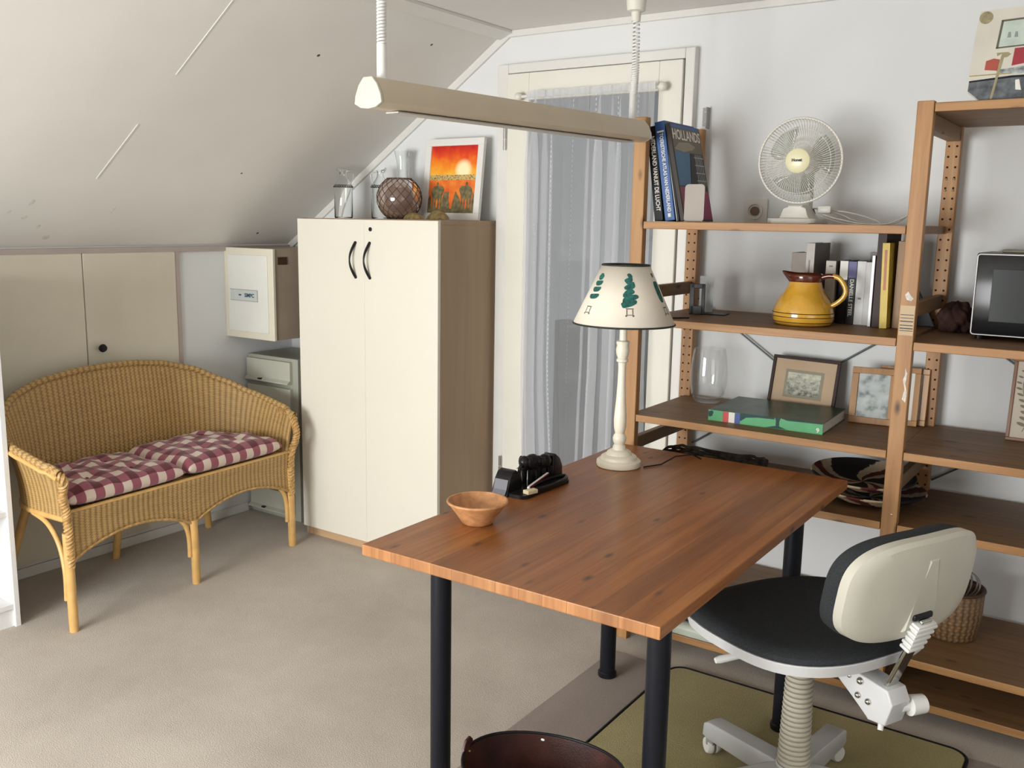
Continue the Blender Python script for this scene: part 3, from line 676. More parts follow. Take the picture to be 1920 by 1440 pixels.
b.build('net', m_net, gb, 60)
# two golden shells
m_gold = plain('greenish gold shell', (0.26, 0.19, 0.075, 1), 0.35, metal=0.35, var=0.4, scale=60)
def shell(x, y, s, rz_, label):
    def f(u, v):
        a = u * 2 * PI; c = v
        r_ = s * (1 - c) ** 0.55 * (1 + 0.10 * math.cos(a * 9)) * (0.62 if False else 1)
        return (r_ * math.cos(a) * (1 + 0.5 * (math.cos(a) > 0) * 0.5), r_ * math.sin(a) * 0.75, s * 0.72 * c ** 0.7 + 0.001)
    b = B().grid(f, 36, 10, closeu=True); b.box(-s * 0.5, s * 0.5, -s * 0.4, s * 0.4, 0, s * 0.12)
    o = b.build('seashell', m_gold, None, 60, loc=(x, y, TOP + 0.0005), rot=(0, 0, rz_)); return tag(o, label, 'shell')
shell(1.06, 3.02, 0.038, 0.3, 'smaller golden brown shell in front of the ball vase')
shell(1.165, 3.05, 0.052, -0.4, 'larger golden brown shell in front of the sunset picture')
# ================================================================== WICKER SETTEE
sf = thing('wicker_settee', 'honey coloured wicker settee with curved back and arms against the knee wall', 'settee', (-0.018, 2.200, 0), (0, 0, math.radians(3.1)))
HW, XB, XF, RC = 0.533, 0.155, 0.605, 0.27
def plan_pts(n=120):
    pts = []
    seg = []
    seg.append([(XF - (XF - (XB + RC)) * i / 10, -HW) for i in range(11)])
    seg.append([(XB + RC - RC * math.sin(a), -HW + RC - RC * math.cos(a)) for a in [PI / 2 * i / 16 for i in range(1, 17)]])
    half = [p for s_ in seg for p in s_]
    mid = [(XB, -HW + RC + (2 * (HW - RC)) * i / 12) for i in range(1, 12)]
    other = [(x, -y) for x, y in half[::-1]]
    poly = half + mid + other
    L = [0]
    for a, c in zip(poly, poly[1:]): L.append(L[-1] + math.dist(a, c))
    out = []
    for k in range(n + 1):
        d = L[-1] * k / n; j = max(0, min(len(poly) - 2, next((q for q in range(len(L) - 1) if L[q + 1] >= d - 1e-9), len(poly) - 2)))
        f = (d - L[j]) / (L[j + 1] - L[j]); out.append((poly[j][0] + (poly[j + 1][0] - poly[j][0]) * f, poly[j][1] + (poly[j + 1][1] - poly[j][1]) * f))
    return out, L[-1]
NP = 120
PLAN, PLEN = plan_pts(NP)
def outn(i):
    a = PLAN[max(0, i - 1)]; c = PLAN[min(NP, i + 1)]; tx, ty = c[0] - a[0], c[1] - a[1]; l = math.hypot(tx, ty)
    return (ty / l, -tx / l) if (ty / l * (PLAN[i][0] - 0.45) - tx / l * PLAN[i][1]) > 0 else (-ty / l, tx / l)
HT = [(0, 0.585), (0.10, 0.615), (0.2, 0.635), (0.3, 0.662), (0.42, 0.715), (0.55, 0.775), (0.7, 0.812), (0.85, 0.828), (1.0, 0.832)]
def htop(i):
    a = 1 - abs(2 * i / NP - 1)
    for (x0, h0), (x1, h1) in zip(HT, HT[1:]):
        if a <= x1: f = (a - x0) / (x1 - x0); f = f * f * (3 - 2 * f) * 0.3 + f * 0.7; return h0 + (h1 - h0) * f
    return HT[-1][1]
ZB = 0.405
def shell_pt(u, v):
    i = int(round(u * NP)); x, y = PLAN[i]; ox, oy = outn(i); zt = htop(i)
    side = abs(oy); fl = (0.035 + 0.022 * side) * v ** 2.0
    if x > 0.56: fl *= 0.75
    return Vector((max(0.078, x + ox * fl) + (0.050 if y < 0 else 0.0) * v * v * max(0, (x - 0.30) / 0.30), y + oy * fl, ZB + (zt - ZB) * v))
b = B(uv=True); b.grid(shell_pt, NP, 14, lambda u, v: (u * PLEN, v * 0.38))
sol(b.build('woven_back', m_cane, sf, 80), 0.012)
rim = [shell_pt(i / NP, 1.0) for i in range(NP + 1)]
# rolled rim along the top, plaited arm fronts
def braid(path, r_core, r_str, pitch, name, parent):
    b = B(); m = len(path); L = [0]
    for a, c in zip(path, path[1:]): L.append(L[-1] + (c - a).length)
    b.tube(path, r_core, 8)
    for s_ in range(3):
        pts = []
        for i in range(m):
            T = (path[min(m - 1, i + 1)] - path[max(0, i - 1)]).normalized(); up = Vector((0.2, 0.1, 1)); n1 = (up - T * up.dot(T)).normalized(); n2 = T.cross(n1)
            a = 2 * PI * (L[i] / pitch + s_ / 3); pts.append(path[i] + (n1 * math.cos(a) + n2 * math.sin(a)) * r_core)
        b.tube(pts, r_str, 5)
    return b.build(name, m_braid, parent, 70)
m_braid = plain('plaited cane', (0.50, 0.30, 0.11, 1), 0.45, var=0.35, scale=70)
def dense(pts, n):
    L = [0]
    for a, c in zip(pts, pts[1:]): L.append(L[-1] + (c - a).length)
    out = []
    for k in range(n + 1):
        d = L[-1] * k / n; j = 0
        while j < len(L) - 2 and L[j + 1] < d: j += 1
        f = (d - L[j]) / max(1e-9, L[j + 1] - L[j]); out.append(pts[j].lerp(pts[j + 1], f))
    return out
def catmull(P_, n=10):
    P_ = [Vector(p) for p in P_]; out = []
    Q = [P_[0]] + P_ + [P_[-1]]
    for i in range(1, len(Q) - 2):
        for k in range(n):
            t = k / n; a, b_, c, d = Q[i - 1], Q[i], Q[i + 1], Q[i + 2]
            out.append(0.5 * ((2 * b_) + (c - a) * t + (2 * a - 5 * b_ + 4 * c - d) * t * t + (3 * b_ - a - 3 * c + d) * t ** 3))
    out.append(P_[-1]); return out
rb_ = B(uv=True); RP = dense(rim, 300); RL = PLEN * 1.08
def rimf(u, v):
    i = int(round(u * 300)); T = (RP[min(300, i + 1)] - RP[max(0, i - 1)]).normalized(); n1 = (Vector((0, 0, 1)) - T * T.z).normalized(); n2 = T.cross(n1)
    return RP[i] + (n1 * math.cos(2 * PI * v) + n2 * math.sin(2 * PI * v)) * (0.0135 + 0.0012 * math.sin(2 * PI * u * RL / 0.011))
rb_.grid(rimf, 300, 12, lambda u, v: (u * PLEN, v * 0.08)); rb_.build('top_rim', m_cane, sf, 80)
for sg in (-1, 1):
    tip = rim[0] if sg < 0 else rim[-1]
    P_ = catmull([tip + Vector((-0.10, sg * 0.004, 0.012)), tip + Vector((-0.03, sg * 0.002, 0.004)), tip + Vector((0.004, -sg * 0.008, -0.024)), (0.632, sg * (HW + 0.024), 0.50), (0.618, sg * (HW + 0.004), 0.42), (0.618, sg * HW, 0.32), (0.617, sg * HW, 0.235)], 10)
    braid(dense(P_, 200), 0.0105, 0.0062, 0.040, 'arm_front', sf)
    ids = range(0, 34) if sg < 0 else range(NP, NP - 34, -1)
    pp_ = [rim[i] + Vector((outn(i)[0] * 0.010, outn(i)[1] * 0.010, -0.016)) for i in ids]
    B().tube(pp_, 0.0085, 10).build('arm_pole', m_pole, sf, 60)
# seat deck, rails
b = B(uv=True)
b.grid(lambda u, v: Vector((XB + 0.03 + u * 0.43, (-HW + 0.03 + v * (2 * HW - 0.06)) * (1 if u > 0.5 else 0.80 + 0.4 * u), 0.424)), 10, 20, lambda u, v: (v * 1.0, u * 0.43))
sol(b.build('seat_deck', m_cane, sf, 80), 0.01)
b = B(); b.tube(catmull([(PLAN[i][0], PLAN[i][1], ZB) for i in range(0, NP + 1, 6)], 4), 0.012, 10); b.cyl((0.605, -HW, 0.425), (0.605, HW, 0.425), 0.011)
b.build('seat_rail', m_pole, sf, 60)
# front apron with two arches
def apron_bot(y):
    a = abs(y) / HW
    return 0.245 + 0.075 * math.sin(PI * min(1, a)) ** 0.75
b = B(uv=True)
b.grid(lambda u, v: Vector((0.612 - 0.004 * math.sin(v * PI), -HW + 2 * HW * u, apron_bot(-HW + 2 * HW * u) + (0.428 - apron_bot(-HW + 2 * HW * u)) * v)), 80, 8, lambda u, v: (u * 2 * HW, (1 - v) * 0.18))
sol(b.build('front_apron', m_cane, sf, 80), 0.010)
B().tube([(0.613, -HW + 2 * HW * i / 100, apron_bot(-HW + 2 * HW * i / 100) - 0.002) for i in range(101)], 0.0065, 8).build('apron_edge', m_braid, sf, 60)
# legs (six) with the shorter pole bound alongside each front leg
for yy, top in ((-HW - 0.002, 0.36), (0.0, 0.262), (HW, 0.36)):
    o = B().tube([(0.615, yy, 0.0), (0.615, yy, 0.03), (0.613, yy, 0.2), (0.610, yy, top)], [0.0155, 0.0165, 0.0165, 0.0165], 16).build('leg', m_pole, sf, 40)
    sd = -1 if yy <= 0 else -1
    B().tube(catmull([(0.608, yy + sd * 0.020, 0.115), (0.606, yy + sd * 0.020, 0.19), (0.603, yy + sd * 0.035, 0.25), (0.598, yy + sd * 0.075, 0.295)] if yy > -0.5 else [(0.600, yy - 0.010, 0.115), (0.595, yy - 0.006, 0.22), (0.560, yy, 0.31), (0.50, yy, 0.375), (0.42, yy, 0.40)], 8), 0.0095, 10).build('leg_brace', m_pole, o, 40)
for yy, ty in ((-0.50, -0.40), (0.0, 0.0), (0.50, 0.40)):
    B().tube([(0.11, yy, 0.0), (0.15, (yy + ty) / 2, 0.2), (0.19 if yy else 0.165, ty, 0.41)], 0.016, 14).build('leg', m_pole, sf, 40)
# gingham cushions
t4 = NT('gingham'); tc = t4.n('ShaderNodeTexCoord'); sp = t4.n('ShaderNodeSeparateXYZ'); t4.l(tc, 'UV', sp, 0)
fx_ = t4.math('GREATER_THAN', t4.math('FRACT', t4.math('DIVIDE', (sp, 0), 0.078)), 0.5); fy_ = t4.math('GREATER_THAN', t4.math('FRACT', t4.math('DIVIDE', (sp, 1), 0.078)), 0.5)
sm = t4.math('MULTIPLY', t4.math('ADD', fx_, fy_), 0.5)
rp = t4.n('ShaderNodeValToRGB'); rp.color_ramp.interpolation = 'CONSTANT'; t4.l(sm[0], 0, rp, 'Fac')
e = rp.color_ramp.elements; e[0].position = 0; e[0].color = rgb(212, 194, 180); e[1].position = 0.25; e[1].color = rgb(146, 78, 92); x = e.new(0.75); x.color = rgb(92, 20, 34)
t4.l(rp, 0, t4.b, 'Base Color'); t4.b.inputs['Roughness'].default_value = 0.9; t4.b.inputs['Sheen Weight'].default_value = 0.3
nz_ = t4.n('ShaderNodeTexNoise', i_Scale=600.0); t4.l(tc, 'UV', nz_, 'Vector'); t4.bump(nz_, 'Fac', 0.3, 0.001)
def cushion(y0, y1, x0, x1, z, th, label, rot=0, seed=0, side=0):
    rnd = random.Random(seed); W_ = (y1 - y0) / 2; D_ = (x1 - x0) / 2
    tufts = [(-0.38, -0.38), (0.38, -0.38), (-0.38, 0.38), (0.38, 0.38)]
    ph = [rnd.uniform(0, 6) for _ in range(4)]
    b = B(uv=True)
    def prof(u, v):
        e_ = max(0, 1 - abs(u) ** 7) ** 0.5 * max(0, 1 - abs(v) ** 7) ** 0.5
        h = th * e_ * (1 + 0.14 * math.sin(u * 9 + ph[0]) * math.sin(v * 7 + ph[1]) + 0.08 * math.sin(u * 17 + v * 5 + ph[2]))
        for a, c in tufts: h -= 0.024 * math.exp(-((u - a) ** 2 + (v - c) ** 2) / 0.018)
        h += 0.006 * e_ * (math.cos(u * 3) * math.cos(v * 3))
        return h
    def tap(u, v): return u * W_ - side * 0.16 * max(0.0, u * side) * max(0.0, (0.25 - v) / 1.25) ** 1.6
    def top(a, c):
        u, v = math.sin((2 * a - 1) * PI / 2), math.sin((2 * c - 1) * PI / 2); return Vector((v * D_, tap(u, v), th * 0.42 + 0.60 * prof(u, v)))
    def bot(a, c):
        u, v = math.sin((2 * a - 1) * PI / 2), math.sin((2 * c - 1) * PI / 2); e_ = max(0, 1 - abs(u) ** 7) ** 0.5 * max(0, 1 - abs(v) ** 7) ** 0.5
        return Vector((v * D_, tap(u, v), th * 0.42 * (1 - e_)))
    uvf = lambda a, c: (math.sin((2 * a - 1) * PI / 2) * (W_ + 0.01) + 0.5, math.sin((2 * c - 1) * PI / 2) * (D_ + 0.01) + 0.5)
    b.grid(top, 44, 36, uvf); b.grid(bot, 44, 36, uvf)
    bmesh.ops.remove_doubles(b.bm, verts=b.bm.verts[:], dist=0.0003)
    o = thing('seat_cushion', label, 'cushion', ((x0 + x1) / 2, (y0 + y1) / 2, z), (0, 0, rot), 'gingham settee cushions')
    b.build('cover', t4.m, o, 80)
    for a, c in tufts: B().ball((c * D_, a * W_, th * 0.42 + 0.62 * prof(a, c) + 0.001), 0.007, 0.007, 0.003, 10).build('tuft_button', plain('maroon thread', (0.14, 0.015, 0.03, 1), 0.9), o, 60)
    return o
cushion(1.705, 2.195, 0.205, 0.612, 0.4305, 0.078, 'left red gingham seat cushion on the wicker settee', 0.045, 3, -1)
cushion(2.212, 2.712, 0.180, 0.585, 0.4305, 0.082, 'right red gingham seat cushion on the wicker settee', 0.055, 8, 1)

# ================================================================== BOOKCASE at the left edge
bk = thing('bookcase', 'white open bookcase cut by the left edge of the picture', 'bookcase', (0.02, 0.80, 0))
BH = 1.22
m_bk = plain('white laminate', (0.80, 0.80, 0.80, 1), 0.4, var=0.01)
for y in (0.0, 0.798): B().box(0, 0.41, y, y + 0.018, 0, BH, 0.001).build('side_panel', m_bk, bk)
B().box(0, 0.006, 0.018, 0.798, 0.0, BH).build('back_panel', m_bk, bk)
B().box(0.0, 0.395, 0.018, 0.798, 0.0, 0.065).build('plinth', m_bk, bk)
for z in (0.067, 0.405, 0.745, BH - 0.02): B().box(0.006, 0.405, 0.018, 0.798, z, z + 0.018, 0.001).build('shelf', m_bk, bk)

# ================================================================== RUGS
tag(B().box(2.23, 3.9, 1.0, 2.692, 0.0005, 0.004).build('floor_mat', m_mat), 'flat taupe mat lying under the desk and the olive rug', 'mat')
def rrect(x0, x1, y0, y1, r, n=8):
    out = []
    for cx, cy, a0 in ((x1 - r, y1 - r, 0), (x0 + r, y1 - r, PI / 2), (x0 + r, y0 + r, PI), (x1 - r, y0 + r, 3 * PI / 2)):
        for i in range(n + 1): out.append((cx + r * math.cos(a0 + PI / 2 * i / n), cy + r * math.sin(a0 + PI / 2 * i / n)))
    return out
rg = thing('rug', 'olive green rug with a black bound edge under the swivel chair', 'rug', (0, 0, 0.004))
pts = rrect(2.455, 3.345, 1.30, 2.705, 0.05); pts_i = [p for p in pts]
B().prism(pts, 0.0, 0.008, 'Z').build('pile', m_olive, rg)
B().tube([(x, y, 0.005) for x, y in pts], 0.0062, 6, closed=True).build('bound_edge', m_black, rg, 60)
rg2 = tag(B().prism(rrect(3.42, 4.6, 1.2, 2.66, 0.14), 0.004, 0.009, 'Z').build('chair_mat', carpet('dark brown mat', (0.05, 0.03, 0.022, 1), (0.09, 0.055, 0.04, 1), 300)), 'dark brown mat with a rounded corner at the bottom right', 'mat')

# ================================================================== DESK
dk = thing('desk', 'red brown stained pine desk top on round black steel legs', 'desk', (2.5775, 2.12, 0))
tx, ty = 0.3725, 0.6265
b = B(); b.box(-tx, tx, -ty, ty, 0.692, 0.7185, 0.0025, seg=2)
for f in b.bm.faces:
    f.normal_update(); n_ = f.normal
    f.material_index = 1 if abs(n_.y) > 0.6 else (2 if abs(n_.x) > 0.6 else 0)
b.build('desk_top', [w_table, w_tedge, w_tedgeY], dk, recalc=False)
for x in (2.303, 2.873):
    for y in (1.66, 2.52):
        o = B().lathe([(0, 0.012), (0.0245, 0.012), (0.025, 0.018), (0.025, 0.690), (0, 0.690)], 28, c=(x - 2.5775, y - 2.12, 0)).build('leg', m_blackpaint, dk, 40)
        B().lathe([(0, 0.001 if x < 2.4 else 0.001), (0.029, 0.001), (0.030, 0.004), (0.030, 0.016), (0.026, 0.020), (0, 0.020)], 24, c=(x - 2.5775, y - 2.12, 0.0035 if x < 2.4 else 0.0125)).build('foot', m_black, o, 40)
        B().lathe([(0, 0.682), (0.045, 0.682), (0.045, 0.690), (0, 0.690)], 24, c=(x - 2.5775, y - 2.12, 0)).build('mounting_plate', m_blackpaint, o, 40)

ZT = 0.7188
# bowl
bw = thing('woven_bowl', 'small round tan woven bowl on the near left of the desk', 'bowl', (2.322, 1.777, ZT))
m_bowl = plain('tan woven splint', (0.50, 0.24, 0.10, 1), 0.55, var=0.25, scale=45, bump=0.3, bscale=150)
prof = [(0, 0.0), (0.036, 0.0), (0.039, 0.004), (0.052, 0.024), (0.066, 0.043), (0.072, 0.050), (0.0735, 0.054), (0.071, 0.057), (0.068, 0.053), (0.061, 0.044), (0.048, 0.024), (0.036, 0.006), (0, 0.005)]
bb = B(uv=True).lathe(prof, 60)
for v in bb.bm.verts:
    r_ = math.hypot(v.co.x, v.co.y)
    if 0.04 < r_ < 0.069:
        a = math.atan2(v.co.y, v.co.x); k_ = 1 + 0.012 * math.sin(a * 30); v.co.x *= k_; v.co.y *= k_
bb.build('bowl_body', m_bowl, bw, 60)
B().tube([(0.0725 * math.cos(2 * PI * i / 48), 0.0725 * math.sin(2 * PI * i / 48), 0.0545) for i in range(48)], 0.0035, 8, closed=True).build('rim', m_bowl, bw, 60)
for i, (x, y, a, tl2) in enumerate(((0.0, 0.006, 0.4, 0.35), (0.018, -0.005, -0.3, 0.15), (-0.016, -0.008, 1.1, 0.2))):
    o = B().box(-0.022, 0.022, -0.006, 0.006, 0, 0.002, 0.0006).build('paper_slip' if i else 'folded_slip', m_whitepaper, None, loc=(2.322 + x, 1.777 + y, ZT + 0.0085 + 0.002 * i), rot=(0.1, -tl2, a))
    tag(o, ('folded cream slip standing up in the woven bowl', 'cream paper slip to the right inside the woven bowl', 'cream paper slip to the left inside the woven bowl')[i], 'paper')

# desk organiser: curved wedge, two elephants, pen tray
og = thing('desk_organizer', 'black carved desk organizer with elephant figures and a curved pen tray', 'desk organizer', (2.262, 2.105, ZT), (0, 0, math.radians(0)))
m_eb = plain('polished ebony', (0.010, 0.009, 0.010, 1), 0.28, var=0.3, scale=40); m_shine = plain('grey label panel', (0.12, 0.12, 0.14, 1), 0.35)
bs = rrect(-0.040, 0.048, -0.105, 0.135, 0.030)
bs = [(x + 0.010 * math.sin((y + 0.1) * 10), y) for x, y in bs]
B().prism([( (x if y > -0.07 else max(-0.052, min(0.05, x * 1.25))), y) for x, y in bs], 0.0, 0.010, 'Z', bev=0.002).build('base', m_eb, og, 40)
b = B(); b.tube([(0.022 * math.cos(a) + 0.034, 0.088 * math.sin(a) + 0.040, 0.014) for a in [2 * PI * i / 40 for i in range(40)]], 0.0055, 8, closed=True)
b.build('pen_tray', m_eb, og, 60)
wdg = B().prism([(-0.115, 0.0), (-0.045, 0.0), (-0.035, 0.020), (-0.050, 0.052), (-0.068, 0.066), (-0.085, 0.062), (-0.098, 0.045), (-0.106, 0.018)], -0.052, -0.002, 'X', bev=0.002).build('curved_block', m_eb, og, 50)
lab(B().prism([(-0.1175, 0.006), (-0.1095, 0.018), (-0.1012, 0.044), (-0.1000, 0.044), (-0.108, 0.018), (-0.1155, 0.006)], -0.048, -0.006, 'X').build('face_panel', m_shine, wdg), 'shiny grey front of the block')
def elephant(cx, cy, s, name='elephant_figure'):
    b = B()
    b.ball((cx, cy, 0.048 * s + 0.010), 0.017 * s, 0.028 * s, 0.021 * s, 16)
    b.ball((cx, cy - 0.032 * s, 0.055 * s + 0.010), 0.014 * s, 0.014 * s, 0.016 * s, 14)
    for sx in (-1, 1):
        b.ball((cx + sx * 0.014 * s, cy - 0.026 * s, 0.055 * s + 0.010), 0.004 * s, 0.009 * s, 0.013 * s, 10)
        for q in (-0.018, 0.017): b.tube([(cx + sx * 0.009 * s, cy + q * s, 0.006), (cx + sx * 0.009 * s, cy + q * s, 0.045 * s)], [0.0065 * s, 0.0075 * s], 10)
        b.tube([(cx + sx * 0.006 * s, cy - 0.040 * s, 0.045 * s + 0.01), (cx + sx * 0.008 * s, cy - 0.052 * s, 0.042 * s + 0.01)], [0.002 * s, 0.0008 * s], 6)
    b.tube(catmull([(cx, cy - 0.042 * s, 0.055 * s + 0.01), (cx, cy - 0.052 * s, 0.040 * s + 0.01), (cx, cy - 0.052 * s, 0.022 * s + 0.01), (cx, cy - 0.047 * s, 0.008 * s + 0.008)], 4), 0.0045 * s, 8)
    return b.build(name, m_eb, og, 60)
elephant(-0.016, 0.028, 1.16); elephant(-0.006, 0.078, 1.05)
B().prism([(0.098, 0.008), (0.150, 0.008), (0.148, 0.040), (0.135, 0.062), (0.112, 0.078), (0.100, 0.074)], -0.026, 0.012, 'X', bev=0.003).build('rear_block', m_eb, og, 50)
pc = thing('pencil', 'slim pencil with white top and dark red side lying on the black organizer', 'pencil', (2.296, 2.045, ZT + 0.022), (0.0, 0, 0))
B().cyl((0, 0, 0), (-0.012, 0.115, 0.012), 0.0036, 6).build('barrel', plain('dark red lacquer', (0.16, 0.008, 0.012, 1), 0.3), pc)
lab(B().box(-0.0028, 0.0028, 0, 0.115, 0.0026, 0.0040).build('white_stripe', m_white, pc, rot=(0.104, 0, 0.104)), 'pale top stripe of the pencil')
lab(B().ball((0, -0.002, 0), 0.0042).build('pencil_end', m_white, pc, 60), 'white rounded end')
er = B().prism([(-0.010, -0.016), (0.010, -0.016), (0.012, 0.018), (-0.006, 0.020)], 0, 0.011, 'Z', bev=0.0015).build('eraser', plain('cream rubber', (0.70, 0.60, 0.38, 1), 0.7), None, 40, loc=(2.306, 2.035, ZT + 0.0102), rot=(0, 0, -0.2))
tag(er, 'worn cream eraser lying in the black organizer tray', 'eraser')

# ================================================================== SWIVEL CHAIR
CXc, CYc = 3.016, 2.17
ch = thing('swivel_chair', 'cream and dark grey swivel office chair pulled up to the desk', 'office chair', (CXc, CYc, 0.012))
bd = Vector((0.90, -0.43, 0)).normalized(); td = Vector((0.43, 0.90, 0)).normalized()
RM = Matrix((bd, td, Vector((0, 0, 1)))).transposed().to_4x4()      # local: x = backwards, y = sideways, z up
m_sh = plain('pale grey plastic', (0.62, 0.62, 0.63, 1), 0.4, var=0.02); m_cr = plain('cream plastic shell', (0.54, 0.52, 0.445, 1), 0.42, var=0.03)
m_fab = plain('charcoal seat fabric', (0.030, 0.033, 0.036, 1), 0.95, var=0.25, scale=300, bump=0.5, bscale=500)
m_chr = plain('chrome tube', (0.6, 0.6, 0.58, 1), 0.15, metal=1.0)
# base: five arms and twin castors
m_base = plain('light grey enamel', (0.55, 0.56, 0.57, 1), 0.35, var=0.02)
A0 = math.radians(156)
for i in range(5):
    a = A0 - i * 2 * PI / 5; d_ = Vector((math.cos(a), math.sin(a), 0)); pz = Vector((-d_.y, d_.x, 0))
    b = B()
    m = Matrix((d_, pz, Vector((0, 0, 1)))).transposed().to_4x4()
    b.prism([(0.02, 0.055), (0.02, 0.115), (0.06, 0.115), (0.275, 0.100), (0.292, 0.090), (0.295, 0.055), (0.275, 0.052)], -0.026, 0.026, 'Y', bev=0.004)
    bmesh.ops.transform(b.bm, matrix=m, verts=b.bm.verts[:]); o = b.build('base_arm', m_base, ch, 40)
    c = d_ * 0.280
    cs = B()
    for sg in (-1, 1):
        ax = (d_ * 0.35 + pz).normalized(); p0 = c + ax * (0.004 * sg); p1 = c + ax * (0.019 * sg)
        cs.tube([p0 + Vector((0, 0, 0.0245)), p1 * 0.5 + p0 * 0.5 + Vector((0, 0, 0.0245)), p1 + Vector((0, 0, 0.0245))], [0.0238, 0.0238, 0.020], 20)
    cs.build('castor', m_white, o, 40)
    B().box(-0.012, 0.012, -0.022, 0.022, 0.030, 0.056, 0.004).build('castor_fork', m_grey, o, loc=c)
B().lathe([(0, 0.045), (0.045, 0.045), (0.05, 0.06), (0.05, 0.10), (0.04, 0.12), (0, 0.12)], 28).build('hub', m_base, ch, 40)
B().cyl((0, 0, 0.10), (0, 0, 0.45), 0.014).build('gas_column', m_chr, ch, 30)
prof = [(0.016, 0.085)]
z = 0.085; k_ = 0
while z < 0.405:
    r_ = 0.040 - 0.008 * (z - 0.085) / 0.28; prof += [(r_, z), (r_ + 0.0012, z + 0.004), (r_, z + 0.008), (r_ - 0.006, z + 0.0095), (r_ - 0.006, z + 0.0115)]; z += 0.0125
prof += [(0.030, z), (0.034, z + 0.004), (0.034, z + 0.012), (0.031, z + 0.016), (0.030, z + 0.004), (0.016, z - 0.02)]
B().lathe(prof, 32).build('bellows_sleeve', plain('beige ribbed rubber', (0.50, 0.46, 0.38, 1), 0.6), ch, 35)
B().box(-0.07, 0.07, -0.06, 0.06, 0.447, 0.467, 0.004, mat=RM).build('seat_plate', m_blackpaint, ch)
# lever
p0 = RM @ Vector((-0.03, -0.05, 0.445)); 
B().tube([p0, Vector((-0.12, -0.135, 0.42))], 0.0045, 8).build('lever_rod', m_chr, ch, 40)
lab(B().tube([Vector((-0.095, -0.105, 0.424)), Vector((-0.145, -0.158, 0.415)), Vector((-0.153, -0.167, 0.413))], [0.008, 0.0095, 0.007], 12).build('lever_grip', m_white, ch, 50), 'white lever grip')
# seat outline, rounded and slightly wider at the back
def seat_r(a):
    return 0.245 * (1 / ((abs(math.cos(a)) ** 2.8 + abs(math.sin(a) / 1.04) ** 2.8) ** (1 / 2.8)))
def seat(zs, mats, name, dish=0.0):
    b = B(); n = 72; rings = []
    for z_, k_ in zs:
        ring = []
        for i in range(n):
            a = 2 * PI * i / n; r_ = seat_r(a) * k_; x, y = r_ * math.cos(a), r_ * math.sin(a)
            ring.append(b.bm.verts.new(RM @ Vector((x, y, z_ + 0.035 * max(0, (x - 0.03) / 0.22) ** 2 * 0.35 - 0.016 * max(0, (-x - 0.12) / 0.1)))))
        rings.append(ring)
    for A_, C_ in zip(rings, rings[1:]):
        for i in range(n): b.bm.faces.new((A_[i], A_[(i + 1) % n], C_[(i + 1) % n], C_[i]))
    b.bm.faces.new(rings[0][::-1]); b.bm.faces.new(rings[-1])
    return b.build(name, mats, ch, 40)
seat([(0.462, 0.50), (0.466, 0.88), (0.474, 0.985), (0.499, 1.015), (0.501, 1.01), (0.501, 0.97)], m_sh, 'seat_shell')
seat([(0.496, 0.985), (0.505, 1.0), (0.514, 0.99), (0.521, 0.95), (0.524, 0.85), (0.522, 0.6), (0.520, 0.25), (0.520, 0.02)], m_fab, 'seat_cushion')
# backrest: shell (cream, seen from behind) and pad; y sideways, z up, bows around the sitter
BX, BZ = 0.300, 0.685
def bo(a, W_=0.205, H_=0.122):
    ca, sa = math.cos(a), math.sin(a)
    x = math.copysign(abs(ca) ** 0.62, ca) * W_; z_ = math.copysign(abs(sa) ** 0.62, sa) * H_
    return x, z_ * (1.0 - 0.10 * (z_ < 0))
def backrest(layers, mats, name):
    b = B(); n = 72; rings = []
    for off, k_ in layers:
        ring = []
        for i in range(n):
            y, z_ = bo(2 * PI * i / n); y *= k_; z_ *= k_
            x = BX + off - 0.75 * y * y + 0.16 * z_ - 0.30 * z_ * z_
            ring.append(b.bm.verts.new(RM @ Vector((x, y, BZ + z_))))
        rings.append(ring)
    for A_, C_ in zip(rings, rings[1:]):
        for i in range(n): b.bm.faces.new((A_[i], A_[(i + 1) % n], C_[(i + 1) % n], C_[i]))
    b.bm.faces.new(rings[0][::-1]); b.bm.faces.new(rings[-1])
    return b.build(name, mats, ch, 35)
sb = backrest([(-0.010, 0.97), (-0.010, 1.0), (0.012, 1.0), (0.020, 0.93), (0.021, 0.8), (0.022, 0.55), (0.0225, 0.25), (0.0225, 0.03)], m_cr, 'back_shell')
backrest([(-0.010, 0.985), (-0.024, 1.01), (-0.050, 0.98), (-0.060, 0.90), (-0.062, 0.6), (-0.062, 0.3), (-0.062, 0.03)], m_fab, 'back_pad')
# raised rib on the shell widening down to the stem socket
b = B()
b.prism([(-0.016, 0.080), (0.016, 0.080), (0.030, -0.02), (0.052, -0.085), (-0.052, -0.085), (-0.030, -0.02)], 0, 0.012, 'Z', bev=0.0055)
mtr = RM @ Matrix.Translation((BX + 0.010, 0, BZ)) @ Matrix.Rotation(math.radians(9), 4, 'Y') @ Matrix(((0, 0, 1, 0), (1, 0, 0, 0), (0, 1, 0, 0), (0, 0, 0, 1)))
bmesh.ops.transform(b.bm, matrix=mtr, verts=b.bm.verts[:]); b.build('back_rib', m_cr, sb, 50)
B().box(BX + 0.004, BX + 0.020, -0.030, 0.030, BZ - 0.062, BZ - 0.048, 0.004, mat=RM).build('boot_slot', m_black, sb)
